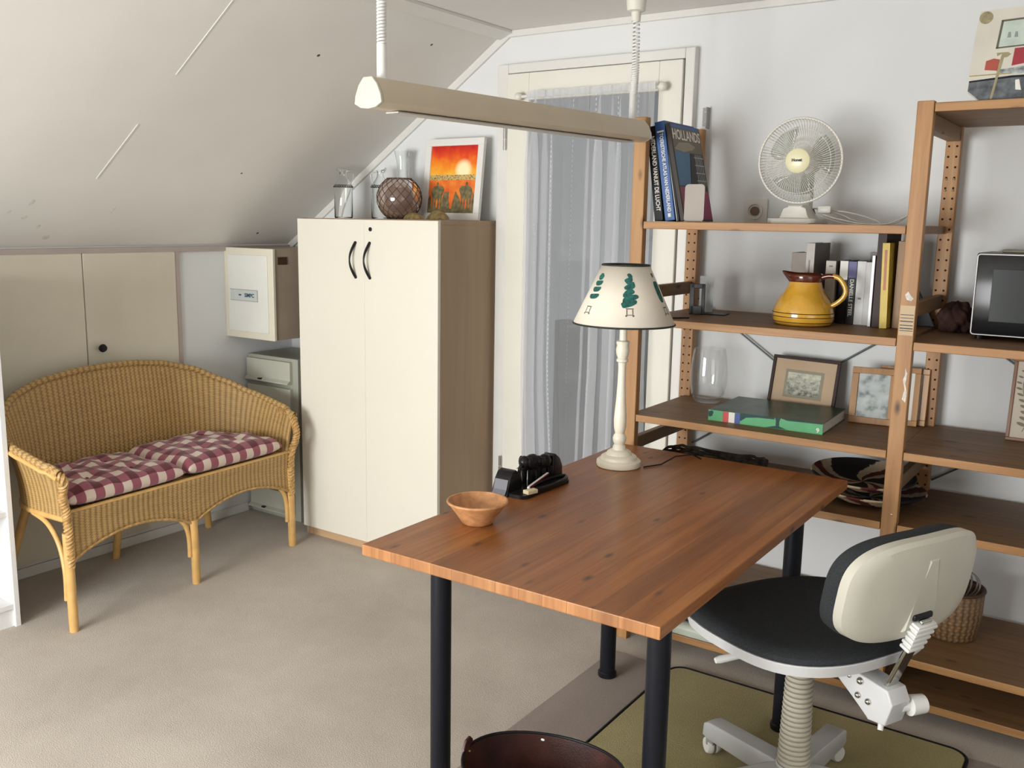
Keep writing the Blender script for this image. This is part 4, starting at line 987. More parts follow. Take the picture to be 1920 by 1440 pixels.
# stem with ribbed boot
s0 = Vector((0.245, 0, 0.425)); s1 = Vector((0.325, 0, 0.625)); 
sd_ = (s1 - s0).normalized(); sm_ = RM @ Matrix.Translation(s0) @ Matrix.Rotation(math.atan2(s1.x - s0.x, s1.z - s0.z), 4, 'Y')
Ls = (s1 - s0).length
B().box(-0.005, 0.005, -0.017, 0.017, 0, Ls, 0.003, mat=sm_).build('back_stem', m_chr, ch)
b = B()
for i in range(5):
    zz = Ls - 0.080 + i * 0.0145; w = 0.026 + 0.002 * i
    b.box(-0.013, 0.013, -w, w, zz, zz + 0.0085, 0.003, mat=sm_); b.box(-0.010, 0.010, -w + 0.005, w - 0.005, zz + 0.007, zz + 0.014, 0.001, mat=sm_)
b.build('stem_boot', m_white, ch, 40)
# tilt bracket with bolts and knob
b = B(); b.prism([(0.13, 0.415), (0.285, 0.400), (0.300, 0.372), (0.285, 0.318), (0.240, 0.312), (0.200, 0.350), (0.13, 0.385)], -0.031, 0.031, 'Y', bev=0.004)
RB = RM @ Matrix.Translation((-0.015, 0, 0.045))
bmesh.ops.transform(b.bm, matrix=RB, verts=b.bm.verts[:]); tb = b.build('tilt_bracket', m_sh, ch, 40)
for x, z_ , r_ in ((0.185, 0.392, 0.0055), (0.215, 0.393, 0.009), (0.212, 0.358, 0.008), (0.240, 0.355, 0.008)):
    B().ball(RB @ Vector((x, -0.0315, z_)), r_).build('bolt', m_chr, tb, 60)
q0 = RB @ Vector((0.285, 0.020, 0.352)); q1 = RB @ Vector((0.300, 0.075, 0.352))
lab(B().tube([q0, q0.lerp(q1, 0.3), q0.lerp(q1, 0.35), q1], [0.012, 0.012, 0.023, 0.021], 22).build('tension_knob', m_white, tb, 35), 'round white adjusting knob')
lab(B().tube([RB @ Vector((0.255, 0.0, 0.318)), RB @ Vector((0.262, -0.012, 0.292))], [0.008, 0.006], 12).build('stop_pin', m_white, tb, 50), 'white stop pin')

# ================================================================== WASTE BIN, cut by the bottom edge
bn = thing('waste_bin', 'dark brown leather waste bin with ear handles at the bottom edge', 'waste bin', (2.672, 1.545, 0.0125), (0, 0, math.radians(12)))
t5 = NT('brown leather'); mp = t5.coord(); nz_ = t5.n('ShaderNodeTexNoise', i_Scale=9.0, i_Detail=6.0); t5.l(mp, 0, nz_, 'Vector')
r_ = t5.ramp(nz_, 'Fac', [(0.3, (0.022, 0.008, 0.006, 1)), (0.7, (0.085, 0.028, 0.020, 1))]); t5.l(r_, 0, t5.b, 'Base Color'); t5.b.inputs['Roughness'].default_value = 0.45
nb = t5.n('ShaderNodeTexVoronoi', i_Scale=260.0); t5.l(mp, 0, nb, 'Vector'); t5.bump(nb, 'Distance', 0.3, 0.001)
HB = 0.288
prof = [(0, 0.0), (0.135, 0.0), (0.140, 0.004), (0.182, HB), (0.178, HB), (0.136, 0.008), (0, 0.006)]
bb = B().lathe(prof, 56)
for v in bb.bm.verts:
    v.co.x *= 0.98; v.co.y *= 0.80
    if v.co.z > HB - 0.01: v.co.z += 0.012 * (v.co.x / 0.18) ** 2
bb.build('bin_body', t5.m, bn, 50)
B().tube([(0.180 * 0.98 * math.cos(a), 0.180 * 0.80 * math.sin(a), HB + 0.012 * math.cos(a) ** 2) for a in [2 * PI * i / 56 for i in range(56)]], 0.0032, 8, closed=True).build('rim', m_black, bn, 60)
for sg in (-1, 1):
    B().prism([(-0.028, HB - 0.02), (0.028, HB - 0.02), (0.022, HB + 0.022), (0.010, HB + 0.034), (-0.010, HB + 0.034), (-0.022, HB + 0.022)], sg * 0.176 - 0.003, sg * 0.176 + 0.003, 'X', bev=0.0015).build('ear_handle', t5.m, bn, 40)
    B().ball((sg * 0.172, 0, HB + 0.004), 0.004).build('rivet', m_brass, bn, 60)
lab(B().ball((-0.05, 0.134, HB - 0.012), 0.005, 0.002, 0.003).build('rivet', m_white, bn, 60), 'pale rivet on the inner back of the bin')
# ================================================================== PINE SHELVING UNIT
su = thing('shelving_unit', 'open pine shelving unit of two bays standing against the back wall', 'shelving unit', (0, 0, 0))
YS0, YS1 = 2.803, 3.283
m_hole = plain('dark peg hole', (0.03, 0.015, 0.008, 1), 0.9)
m_smear = plain('white paint smear', (0.66, 0.62, 0.56, 1), 0.7, var=0.25, scale=90)
FR = {'left': (2.180, 1.785), 'mid': (3.038, 1.788), 'right': (3.896, 1.788)}
for nm, (x, zt) in FR.items():
    pfr = B().box(x, x + 0.044, YS0, YS0 + 0.030, 0, zt, 0.0025).build('post', w_postZ, su)
    b = B().box(x, x + 0.044, YS1 - 0.032, YS1, 0, zt, 0.0025); b.mi = 1
    z = 0.10
    while z < zt - 0.03:
        for hx in (0.0105, 0.0335):
            b.lathe([(0.0034, 0), (0.0034, 0.0012), (0, 0.0012)], 10, mat=Matrix.Translation((x + hx, YS1 - 0.032 + 0.0004, z)) @ Matrix.Rotation(PI / 2, 4, 'X'))
        z += 0.032
    b.build('post', [w_postZ, m_hole], su)
    for z0 in (0.12, 0.680, 1.195, zt - 0.0735):
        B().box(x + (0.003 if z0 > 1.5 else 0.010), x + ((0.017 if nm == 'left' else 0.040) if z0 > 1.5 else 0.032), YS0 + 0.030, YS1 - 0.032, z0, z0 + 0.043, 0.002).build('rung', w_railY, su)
    if nm == 'mid':
        for z in (1.55, 1.515):
            for hx in (0.0105, 0.0335): lab(B().ball((x + hx, YS1 - 0.0335, z + 0.05), 0.0036, 0.002, 0.0036, 8).build('brass_peg', m_brass, su, 60), 'brass shelf peg')
        stk = lab(B().box(x + 0.003, x + 0.042, YS0 - 0.0006, YS0, 1.148, 1.232).build('paper_sticker', plain('yellowed label', (0.56, 0.42, 0.27, 1), 0.7), pfr), 'yellowed paper label with black lines')
        b = B()
        for zz, h in ((1.205, 0.002), (1.196, 0.0018), (1.186, 0.003), (1.175, 0.0025), (1.166, 0.0032), (1.160, 0.002)): b.box(x + 0.005, x + 0.040, YS0 - 0.0011, YS0 - 0.0006, zz, zz + h)
        b.build('printed_lines', m_black, stk)
        def smear(pts, name='paint_mark'):
            b = B().prism(pts, YS0 - 0.0006, YS0 + 0.0002); return lab(b.build(name, m_smear, pfr), 'white paint mark on the post')
        smear([(x + 0.012, 1.262), (x + 0.018, 1.248), (x + 0.030, 1.245), (x + 0.036, 1.252), (x + 0.028, 1.260), (x + 0.020, 1.272)])
        smear([(x + 0.030, 1.055), (x + 0.037, 1.04), (x + 0.034, 1.01), (x + 0.040, 0.985), (x + 0.038, 0.955), (x + 0.028, 0.965), (x + 0.033, 0.995), (x + 0.026, 1.02), (x + 0.031, 1.035)])
        lab(B().ball((x + 0.028, YS0 - 0.0005, 0.622), 0.0028, 0.001, 0.0028, 8).build('nail', m_steel, pfr, 60), 'small shiny nail head')
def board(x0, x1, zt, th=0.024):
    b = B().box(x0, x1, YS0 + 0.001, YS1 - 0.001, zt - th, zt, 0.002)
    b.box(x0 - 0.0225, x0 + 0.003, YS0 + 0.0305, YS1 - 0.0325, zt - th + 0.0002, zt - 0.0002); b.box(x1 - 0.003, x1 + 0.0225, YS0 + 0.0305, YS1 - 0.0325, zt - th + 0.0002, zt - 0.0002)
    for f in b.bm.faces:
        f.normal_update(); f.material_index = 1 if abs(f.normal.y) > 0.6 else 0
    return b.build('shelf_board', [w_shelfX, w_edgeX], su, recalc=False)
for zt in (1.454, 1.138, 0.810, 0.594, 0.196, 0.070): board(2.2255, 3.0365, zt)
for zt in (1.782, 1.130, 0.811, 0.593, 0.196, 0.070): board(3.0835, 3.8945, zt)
for x0, x1 in ((2.224, 3.038), (3.082, 3.896)):
    lab(B().cyl((x0, YS1 + 0.006, 1.175), (x1, YS1 + 0.006, 0.62), 0.0032, 8).cyl((x0, YS1 + 0.013, 0.62), (x1, YS1 + 0.013, 1.175), 0.0032, 8).build('cross_brace', m_wire, su, 60), 'dark crossed metal rods behind the shelves')

# ------------------------------------------------------------------ books
def cmat(name, c, rough=0.45): return plain(name, c, rough, var=0.08, scale=25)
def book(name, label, x, y, z, t, d, h, lean, col, yaw=0.0, group=None, pages=m_whitepaper):
    """spine faces -y; origin bottom-left-front; lean in degrees, negative leans to the left"""
    o = thing(name, label, 'book', (x, y, z), (0, math.radians(lean), yaw), group)
    c = 0.0022
    b = B(); b.box(0, c, 0, d, 0, h, 0.0004); b.box(t - c, t, 0, d, 0, h, 0.0004)
    b.box(0, t, -0.0006, c, 0, h, 0.0008)
    cv = b.build('cover', col, o)
    B().box(c, t - c, c, d - 0.003, 0.002, h - 0.002).build('pages', pages, o)
    return o, cv
T1 = 1.4543
m_bk1 = cmat('black book cloth', (0.012, 0.012, 0.014, 1)); m_bk2 = cmat('royal blue book cover', (0.02, 0.085, 0.27, 1)); m_txt = plain('white lettering', (0.70, 0.68, 0.62, 1), 0.6)
g1 = 'books leaning on the top shelf'
o, cv = book('book', 'black spined book lettered NEDERLAND VANUIT DE LUCHT, leftmost on the top shelf', 2.243, 2.852, T1 + 0.0005, 0.030, 0.22, 0.305, -8.0, m_bk1, group=g1)
text('spine_lettering', 'NEDERLAND VANUIT DE LUCHT', 0.0205, m_txt, cv, (0.0165, -0.0011, 0.152), (0, 0, -1), (1, 0, 0), bold=0.0003, sx=0.80)
o, cv = book('book', 'royal blue atlas lettered TOERISTISCHE ATLAS VAN NEDERLAND on the top shelf', 2.282, 2.850, T1 + 0.0005, 0.034, 0.235, 0.320, -9.6, m_bk2, group=g1)
text('spine_lettering', 'TOERISTISCHE ATLAS VAN NEDERLAND', 0.0175, m_txt, cv, (0.018, -0.0011, 0.155), (0, 0, -1), (1, 0, 0), bold=0.0003, sx=0.80)
B().box(0.005, 0.029, -0.0010, -0.0004, 0.285, 0.290).build('spine_mark', m_txt, cv); B().box(0.012, 0.022, -0.0010, -0.0004, 0.012, 0.024).build('spine_mark', m_txt, cv)
o, cv = book('book', 'thin black and white booklet between the blue atlas and the HOLLANDS book', 2.320, 2.856, T1 + 0.0005, 0.010, 0.215, 0.275, -11.0, m_bk1, group=g1)
B().box(0.0002, 0.0022, -0.0012, -0.0005, 0.0, 0.275).build('white_edge', m_txt, cv)
# HOLLANDS cover faces right
o, cv = book('book', 'large picture book with HOLLANDS on its cover facing right on the top shelf', 2.336, 2.850, T1 + 0.0005, 0.014, 0.235, 0.318, -12.6, cmat('dark cover', (0.045, 0.035, 0.03, 1)), group=g1)
tt_ = 0.014
def patch(pts, mat, name, lift): return B().prism(pts, tt_ - 0.0002, tt_ + lift, 'X').build(name, mat, cv)
patch([(0.006, 0.228), (0.230, 0.228), (0.230, 0.305), (0.006, 0.305)], cmat('brown landscape', (0.10, 0.075, 0.045, 1)), 'cover_landscape', 0.0004)
patch([(0.010, 0.235), (0.08, 0.228), (0.15, 0.238), (0.18, 0.250), (0.13, 0.262), (0.05, 0.258)], cmat('pale field', (0.24, 0.20, 0.13, 1)), 'cover_field', 0.0006)
patch([(0.006, 0.115), (0.095, 0.115), (0.125, 0.228), (0.006, 0.228)], cmat('blue cover block', (0.03, 0.12, 0.24, 1)), 'cover_blue_block', 0.0005)
patch([(0.006, 0.006), (0.230, 0.006), (0.230, 0.100), (0.16, 0.112), (0.006, 0.112)], cmat('magenta cover block', (0.28, 0.02, 0.09, 1)), 'cover_magenta_block', 0.0005)
patch([(0.100, 0.114), (0.150, 0.114), (0.160, 0.226), (0.130, 0.226)], m_bk1, 'cover_mill', 0.0007)
b = B()
for q in range(5): b.prism([(0.165 + q * 0.014, 0.12), (0.168 + q * 0.014, 0.12), (0.168 + q * 0.012, 0.225), (0.165 + q * 0.012, 0.225)], tt_, tt_ + 0.0008, 'X')
for q in range(4): b.box(tt_, tt_ + 0.0008, 0.155, 0.229, 0.135 + q * 0.026, 0.138 + q * 0.026)
b.build('cover_lattice', plain('pale lattice', (0.35, 0.36, 0.36, 1), 0.6), cv)
text('cover_title', 'HOLLANDS', 0.046, plain('silver letters', (0.66, 0.62, 0.55, 1), 0.4), cv, (tt_ + 0.0008, 0.118, 0.282), (0, 1, 0), (0, 0, 1), bold=0.0008, sx=0.92)
lab(B().box(tt_ - 0.0001, tt_ + 0.0004, 0.004, 0.231, 0.306, 0.316).build('cover_blue_band', m_bk2, cv), 'blue strip along the cover top')
def bookend(x, y, z, w, h, label, yaw=0, m=m_grey, window=False):
    o = thing('bookend', label, 'bookend', (x, y, z), (0, 0, yaw))
    if not window: B().prism(rrect(0, w, 0, h, 0.012), 0, 0.0018, 'Y').build('upright', m, o)
    else:
        b = B(); b.box(0, 0.012, 0, 0.003, 0, h, 0.001); b.box(w - 0.012, w, 0, 0.003, 0, h, 0.001); b.box(0, w, 0, 0.003, h - 0.014, h, 0.001); b.box(0, w, 0, 0.003, 0, 0.03, 0.001); b.build('upright', m, o)
    B().box(0, w, 0.0, 0.09, 0.0002, 0.0022).build('foot_plate', m, o)
    return o
bookend(2.352, 2.838, T1 + 0.0004, 0.066, 0.118, 'grey metal bookend in front of the HOLLANDS book', 0.05, plain('warm grey steel', (0.33, 0.29, 0.25, 1), 0.5))

# ------------------------------------------------------------------ fan
fn = thing('desk_fan', 'white round table fan with a cream centre disc on the top shelf', 'fan', (2.655, 3.05, T1))
m_fw = plain('off white fan plastic', (0.66, 0.64, 0.58, 1), 0.4, var=0.03)
b = B(); b.prism(rrect(-0.078, 0.078, -0.085, 0.08, 0.02), 0.0, 0.016, 'Z', bev=0.004)
b.prism([(-0.055, 0.014), (0.055, 0.014), (0.030, 0.044), (0.024, 0.058), (-0.024, 0.058), (-0.030, 0.044)], -0.045, 0.045, 'Y', bev=0.006); b.build('base', m_fw, fn, 45)
FC = Vector((0.003, -0.01, 0.197)); tiltm = Matrix.Translation(FC) @ Matrix.Rotation(math.radians(2), 4, 'Z') @ Matrix.Rotation(math.radians(3), 4, 'X')
b = B(); b.prism([(-0.018, 0.05), (0.018, 0.05), (0.018, 0.19), (-0.018, 0.19)], 0.055, 0.085, 'Y', bev=0.005); b.build('neck', m_fw, fn, 45)
Rx = Matrix.Rotation(PI / 2, 4, 'X')
B().lathe([(0, 0.0), (0.044, 0.0), (0.046, -0.02), (0.044, -0.08), (0.030, -0.095), (0, -0.095)], 28, mat=tiltm @ Matrix.Translation((0, 0.0, 0)) @ Rx).build('motor', m_fw, fn, 45)
RF = 0.130
def gr_front(r_): return -0.030 - 0.022 * math.sqrt(max(0, 1 - (r_ / RF) ** 2))
def gr_back(r_): return -0.022 + 0.050 * math.sqrt(max(0, 1 - (r_ / RF) ** 2.6))
for nm, fn_, nw in (('front_grille', gr_front, 84), ('rear_grille', gr_back, 84)):
    b = B()
    for i in range(nw):
        a = 2 * PI * i / nw; pts = []
        for k in range(9):
            r_ = 0.036 + (RF - 0.036) * k / 8; aa = a + (0.22 * (r_ / RF) if nm == 'front_grille' else 0)
            pts.append(tiltm @ Vector((r_ * math.cos(aa), fn_(r_), r_ * math.sin(aa))))
        b.tube(pts, 0.00085, 4)
    for r_ in ((0.100,) if nm == 'front_grille' else (0.07, 0.10)): b.tube([tiltm @ Vector((r_ * math.cos(a), fn_(r_), r_ * math.sin(a))) for a in [2 * PI * i / 48 for i in range(48)]], 0.0010, 5, closed=True)
    if nm == 'front_grille': b.tube([tiltm @ Vector((RF * math.cos(a), -0.026, RF * math.sin(a))) for a in [2 * PI * i / 64 for i in range(64)]], 0.0042, 8, closed=True)
    b.build(nm, m_fw, fn, 60)
m_bl = glass('smoky clear blade', (0.80, 0.82, 0.80, 1), thin=True)
b = B()
for k in range(3):
    a0 = 0.5 + k * 2 * PI / 3
    def bl(u, v, a0=a0):
        r_ = 0.030 + 0.075 * u; w = 0.30 + 0.75 * math.sin(min(1, u * 1.1) * PI * 0.62); a = a0 + (v - 0.5) * w * 1.3 - 0.3 * u
        return tiltm @ Vector((r_ * math.cos(a), -0.014 + (v - 0.5) * 0.026, r_ * math.sin(a)))
    b.grid(bl, 10, 8)
o = sol(b.build('blades', m_bl, fn, 80), 0.0015)
B().lathe([(0, 0.03), (0.030, 0.03), (0.032, 0.018), (0.032, 0.0), (0, 0.0)], 24, mat=tiltm @ Rx).build('blade_hub', m_grey, fn, 45)
hb = lab(B().lathe([(0, 0.058), (0.030, 0.0565), (0.0375, 0.053), (0.0385, 0.048), (0, 0.047)], 40, mat=tiltm @ Rx).build('centre_disc', plain('pale yellow plastic', (0.72, 0.68, 0.44, 1), 0.3, var=0.02), fn, 45), 'pale yellow centre disc')
text('maker_lettering', 'Honet', 0.0125, m_black, hb, tiltm @ Vector((-0.001, -0.0585, 0.002)), (1, 0, 0), (0, 0, 1), bold=0.0005)
B().tube(catmull([(0.03, 0.05, 0.05), (0.07, 0.02, 0.045), (0.12, 0.06, 0.030), (0.17, 0.03, 0.012), (0.22, 0.05, 0.004), (0.29, 0.03, 0.006), (0.325, 0.02, 0.028), (0.315, 0.01, 0.022), (0.27, 0.00, 0.003), (0.20, -0.02, 0.004), (0.12, 0.0, 0.018), (0.08, -0.01, 0.030)], 8), 0.0021, 8).tube(catmull([(0.06, 0.06, 0.045), (0.13, 0.05, 0.040), (0.20, 0.07, 0.022), (0.24, 0.04, 0.003), (0.14, 0.03, 0.003), (0.05, 0.01, 0.03)], 8), 0.0021, 8).build('power_cord', m_fw, fn, 60)
lab(B().box(0.055, 0.098, 0.01, 0.035, 0.034, 0.058, 0.005).build('plug', m_fw, fn, 40), 'white mains plug')

# ------------------------------------------------------------------ second shelf
T2 = 1.1383
be = thing('bookend', 'black open-framed bookend on the second shelf of the left bay', 'bookend', (2.292, 3.05, T2), (0, 0, 0.12))
b = B(); W2, H2 = 0.055, 0.106
b.box(0, 0.017, 0, 0.004, 0, H2, 0.0015); b.box(W2 - 0.013, W2, 0, 0.004, 0, H2, 0.0015); b.box(0.004, W2 - 0.004, 0, 0.004, H2 - 0.016, H2, 0.0015); b.box(0.004, W2 - 0.004, 0, 0.004, 0, 0.030, 0.0015); b.build('upright', m_black, be)
B().box(0, 0.125, 0.004, 0.075, 0.0002, 0.0035, 0.001).build('foot_plate', m_black, be)
o = tag(B().box(0, 0.050, 0, 0.0016, 0, 0.128).build('plastic_sheet', plain('frosted plastic', (0.42, 0.44, 0.44, 1), 0.4), None, loc=(2.288, 3.145, T2), rot=(0, 0, 0.1)), 'frosted grey upright sheet beside the black bookend', 'sheet')
# yellow jug
jg = thing('pitcher', 'mustard yellow glazed pitcher with a brown rim and striped foot', 'pitcher', (2.712, 2.985, T2))
m_yel = plain('mustard glaze', (0.60, 0.32, 0.035, 1), 0.16, var=0.12, scale=18, coat=0.6); m_brn = plain('brown glaze', (0.10, 0.018, 0.008, 1), 0.15, coat=0.6)
JP = [(0, 0), (0.078, 0), (0.088, 0.004), (0.093, 0.014), (0.095, 0.032), (0.091, 0.055), (0.080, 0.080), (0.066, 0.100), (0.055, 0.118), (0.050, 0.134), (0.049, 0.140)]
b = B().lathe(JP, 56); b.lathe([(0.045, 0.140), (0.046, 0.130), (0.050, 0.118), (0.060, 0.100), (0.085, 0.05), (0.08, 0.01), (0, 0.006)], 56); b.build('jug_body', m_yel, jg, 60)
b = B().lathe([(0.0492, 0.134), (0.0515, 0.142), (0.0525, 0.152), (0.052, 0.160), (0.049, 0.162), (0.046, 0.156), (0.0455, 0.138), (0.047, 0.134)], 56)
for v in b.bm.verts:       # pulled spout on the left
    a = math.atan2(v.co.y, v.co.x); w = max(0, -math.cos(a)) ** 10
    v.co.x *= 1 + 0.52 * w * max(0, (v.co.z - 0.135) / 0.027); v.co.z += 0.006 * w * max(0, (v.co.z - 0.14) / 0.02)
lab(b.build('rim', m_brn, jg, 60), 'brown glazed rim with spout')
hp = catmull([(0.048, 0, 0.150), (0.075, 0, 0.157), (0.105, 0, 0.150), (0.125, 0, 0.120), (0.122, 0, 0.095), (0.100, 0, 0.072), (0.078, 0, 0.062), (0.072, 0, 0.064)], 6)
hb_ = B(); hb_.tube(hp, 0.0078, 12)
for f in hb_.bm.faces:
    c = f.calc_center_median(); f.material_index = 1 if c.x < 0.088 and c.z > 0.12 else 0
hb_.build('handle', [m_yel, m_brn], jg, 60)
for z, r_ in ((0.040, 0.0948), (0.028, 0.0952), (0.012, 0.0928)):
    lab(B().tube([(r_ * math.cos(a), r_ * math.sin(a), z) for a in [2 * PI * i / 56 for i in range(56)]], 0.0011, 5, closed=True).build('stripe', m_black, jg, 60), 'thin dark stripe')
# row of paperbacks
def pb(label, px0, px1, y, h, d, col, lean=0, tit=None, tcol=None, tsz=0.014, name='book', th=None, top=None, yaw=0):
    o, cv = book(name, label, px0, y, T2 + 0.0004, th or (px1 - px0), d, h, lean, col, yaw, 'books on the second shelf')
    w = th or (px1 - px0)
    if tit: text('spine_lettering', tit, tsz, tcol or m_txt, cv, (w / 2, -0.0010, h * 0.42), (0, 0, -1), (1, 0, 0), bold=0.0003)
    if top: B().box(0.0005 + (w * 0.3 if top[2] - top[1] < 0.04 or top[1] == 0.45 else 0), w - 0.0005 - (w * 0.3 if top[2] - top[1] < 0.04 or top[1] == 0.45 else 0), -0.0011, -0.0004, h * top[1], h * top[2]).build('spine_band', top[0], cv)
    return cv
c_cream = cmat('cream paperback', (0.50, 0.45, 0.39, 1)); c_white = cmat('white paperback', (0.60, 0.60, 0.60, 1)); c_tan = cmat('grey brown box', (0.25, 0.20, 0.17, 1)); c_gr = cmat('grey box side', (0.17, 0.14, 0.12, 1))
c_yel = cmat('yellow paperback', (0.62, 0.45, 0.06, 1)); c_navy = cmat('violet cover', (0.06, 0.05, 0.22, 1))
y2 = 3.095
pb('grey brown book with a slanting top, leftmost behind the yellow pitcher', 2.618, 2.668, y2 + 0.03, 0.222, 0.13, c_tan)
cv = pb('tall book with white spine and dark grey cover behind the yellow pitcher', 2.678, 2.705, y2 - 0.01, 0.255, 0.17, cmat('pale spine', (0.45, 0.42, 0.38, 1)), yaw=0.0)
B().box(0.0262, 0.0275, 0.002, 0.168, 0.0, 0.2545).build('cover_side', c_gr, cv); B().box(0.009, 0.014, -0.0012, -0.0004, 0.13, 0.20).build('spine_mark', c_gr, cv)
pb('cream paperback with a tiny dot near the top of its spine', 2.741, 2.773, y2, 0.200, 0.12, c_cream, top=(c_gr, 0.90, 0.925))
pb('thin black book between the cream and the white topped paperbacks', 2.7745, 2.785, y2 + 0.03, 0.185, 0.12, m_bk1)
pb('black paperback with a bright white top block on its spine', 2.786, 2.812, y2, 0.202, 0.12, m_bk1, top=(plain('bright white ink', (0.85, 0.85, 0.80, 1), 0.6), 0.70, 0.995), tsz=0.017)
pb('black paperback with white spine lettering and a violet top', 2.813, 2.839, y2, 0.201, 0.12, m_bk1, tit='DANIELLE STEEL', top=(c_navy, 0.74, 0.995), tsz=0.0165)
pb('white paperback immediately right of the violet topped black book', 2.840, 2.867, y2, 0.202, 0.12, c_white, top=(c_gr, 0.40, 0.43))
pb('greyish white paperback second to the right of the violet topped black book', 2.868, 2.890, y2 - 0.005, 0.200, 0.12, cmat('grey white cover', (0.50, 0.49, 0.48, 1)))
pb('thin shiny white booklet leaning against the dark tall book', 2.891, 2.900, y2 - 0.03, 0.222, 0.13, cmat('glossy white', (0.66, 0.66, 0.68, 1), 0.25))
pb('dark grey book standing in the second row behind the violet topped paperback', 2.845, 2.870, 3.225, 0.228, 0.05, c_gr)
pb('grey book in the second row behind the white paperbacks', 2.885, 2.910, 3.225, 0.225, 0.05, c_tan)
pb('tall dark brown book beside the mid post', 2.9045, 2.931, y2 - 0.035, 0.290, 0.19, cmat('dark brown binding', (0.035, 0.016, 0.014, 1)))
pb('tall yellow paperback leaning against the mid post', 2.934, 2.956, y2 - 0.06, 0.262, 0.19, c_yel, lean=-2.0, top=(cmat('faded red ink', (0.42, 0.12, 0.04, 1)), 0.45, 0.92))
pb('ochre brown book behind the mid post', 2.962, 2.985, y2 - 0.02, 0.268, 0.17, cmat('ochre brown cover', (0.26, 0.13, 0.035, 1)))
# dark woven pouch at the end of the shelf behind the mid post
t6 = m_rope
def rough_blob(name, label, cat, loc, rx, ry, rz_, mat, amp=0.12, seed=1, freq=6, flat=True):
    rnd = random.Random(seed); ph = [rnd.uniform(0, 6) for _ in range(6)]
    def f(u, v):
        a = 2 * PI * u; t = PI * v; n_ = 1 + amp * (math.sin(a * freq + ph[0]) * math.sin(t * 4 + ph[1]) + 0.5 * math.sin(a * 13 + ph[2] + t * 9))
        z = -math.cos(t) * rz_ * n_
        return Vector((rx * math.sin(t) * math.cos(a) * n_, ry * math.sin(t) * math.sin(a) * n_, max(0.0, z + rz_ * 0.8)))
    b = B(uv=True); b.grid(f, 60, 24, lambda u, v: (u * 0.5, v * 0.2), closeu=True)
    o = b.build(name, mat, None, 70, loc=loc); return tag(o, label, cat)
rough_blob('folded_cloth', 'crumpled dark brown cloth behind the mid post on the second shelf', 'cloth', (3.128, 3.185, 1.1305), 0.050, 0.055, 0.05, cmat('dark brown wool', (0.07, 0.035, 0.03, 1), 0.95), 0.16, 4)
tag(B().prism([(0, 0), (0.075, 0), (0.050, 0.05), (0.012, 0.125), (0.0, 0.13)], 0, 0.012, 'Y', bev=0.002).build('slate_wedge', m_bk1, None, loc=(2.990, 3.20, T2)), 'black slanting panel glimpsed behind the mid post', 'panel')

# ------------------------------------------------------------------ third shelf
T3 = 0.8103
vs = B().lathe([(0, 0), (0.040, 0), (0.048, 0.004), (0.060, 0.03), (0.0665, 0.07), (0.067, 0.11), (0.062, 0.16), (0.056, 0.196), (0.0538, 0.196), (0.0598, 0.16), (0.0648, 0.11), (0.0642, 0.07), (0.057, 0.032), (0.042, 0.016), (0, 0.013)], 48).build('glass_vase', glass('thin clear glass', (0.985, 0.99, 0.99, 1), thin=True), None, 60, loc=(2.325, 3.18, T3))
tag(vs, 'large clear barrel-shaped glass vase at the left of the third shelf', 'vase')
at = thing('atlas', 'thick green road atlas lying flat with a red white blue band on its spine', 'book', (2.456, 2.875, T3), (0, 0, math.radians(2.0)))
m_ag = cmat('green atlas spine', (0.06, 0.32, 0.12, 1)); m_acv = plain('dark green atlas cover', (0.030, 0.070, 0.035, 1), 0.3, var=0.5, scale=14)
aw, ad, ah = 0.372, 0.295, 0.036
b = B(); b.box(0, aw, 0, ad, 0, 0.0022, 0.0005); b.box(0, aw, 0, ad, ah - 0.0022, ah, 0.0005); b.build('cover', m_acv, at)
b = B(); b.box(0, aw, -0.001, 0.0025, 0, ah, 0.0008); sp2 = b.build('spine', m_ag, at)
B().box(0.003, aw - 0.003, 0.0025, ad - 0.004, 0.0022, ah - 0.0022).build('pages', m_whitepaper, at)
for x0, x1, mt, nm in ((0.050, 0.070, cmat('red band', (0.45, 0.03, 0.03, 1)), 'red_band'), (0.070, 0.090, m_txt, 'white_band'), (0.090, 0.108, cmat('blue band', (0.02, 0.05, 0.25, 1)), 'blue_band')):
    B().box(x0, x1, -0.0018, -0.0008, 0.001, ah - 0.001).build(nm, mt, sp2)
mdk = cmat('dark green letters', (0.01, 0.05, 0.05, 1))
for pts_ in ([(0.108, 0.036), (0.22, 0.036), (0.22, 0.030), (0.165, 0.029), (0.128, 0.024), (0.112, 0.012), (0.108, 0.010)],
             [(0.222, 0.036), (0.240, 0.036), (0.236, 0.026), (0.236, 0.010), (0.26, 0.002), (0.19, 0.001), (0.225, 0.010), (0.225, 0.026)],
             [(0.001, 0.030), (0.012, 0.034), (0.018, 0.030), (0.014, 0.016), (0.004, 0.012), (0.001, 0.018)],
             [(0.242, 0.036), (0.370, 0.036), (0.370, 0.033), (0.26, 0.031)]):
    B().prism(pts_, -0.0016, -0.0008).build('spine_shape', mdk, sp2)
text('spine_number', '9', 0.020, m_txt, sp2, (0.357, -0.0016, 0.012), (1, 0, 0), (0, 0, 1), bold=0.0006)
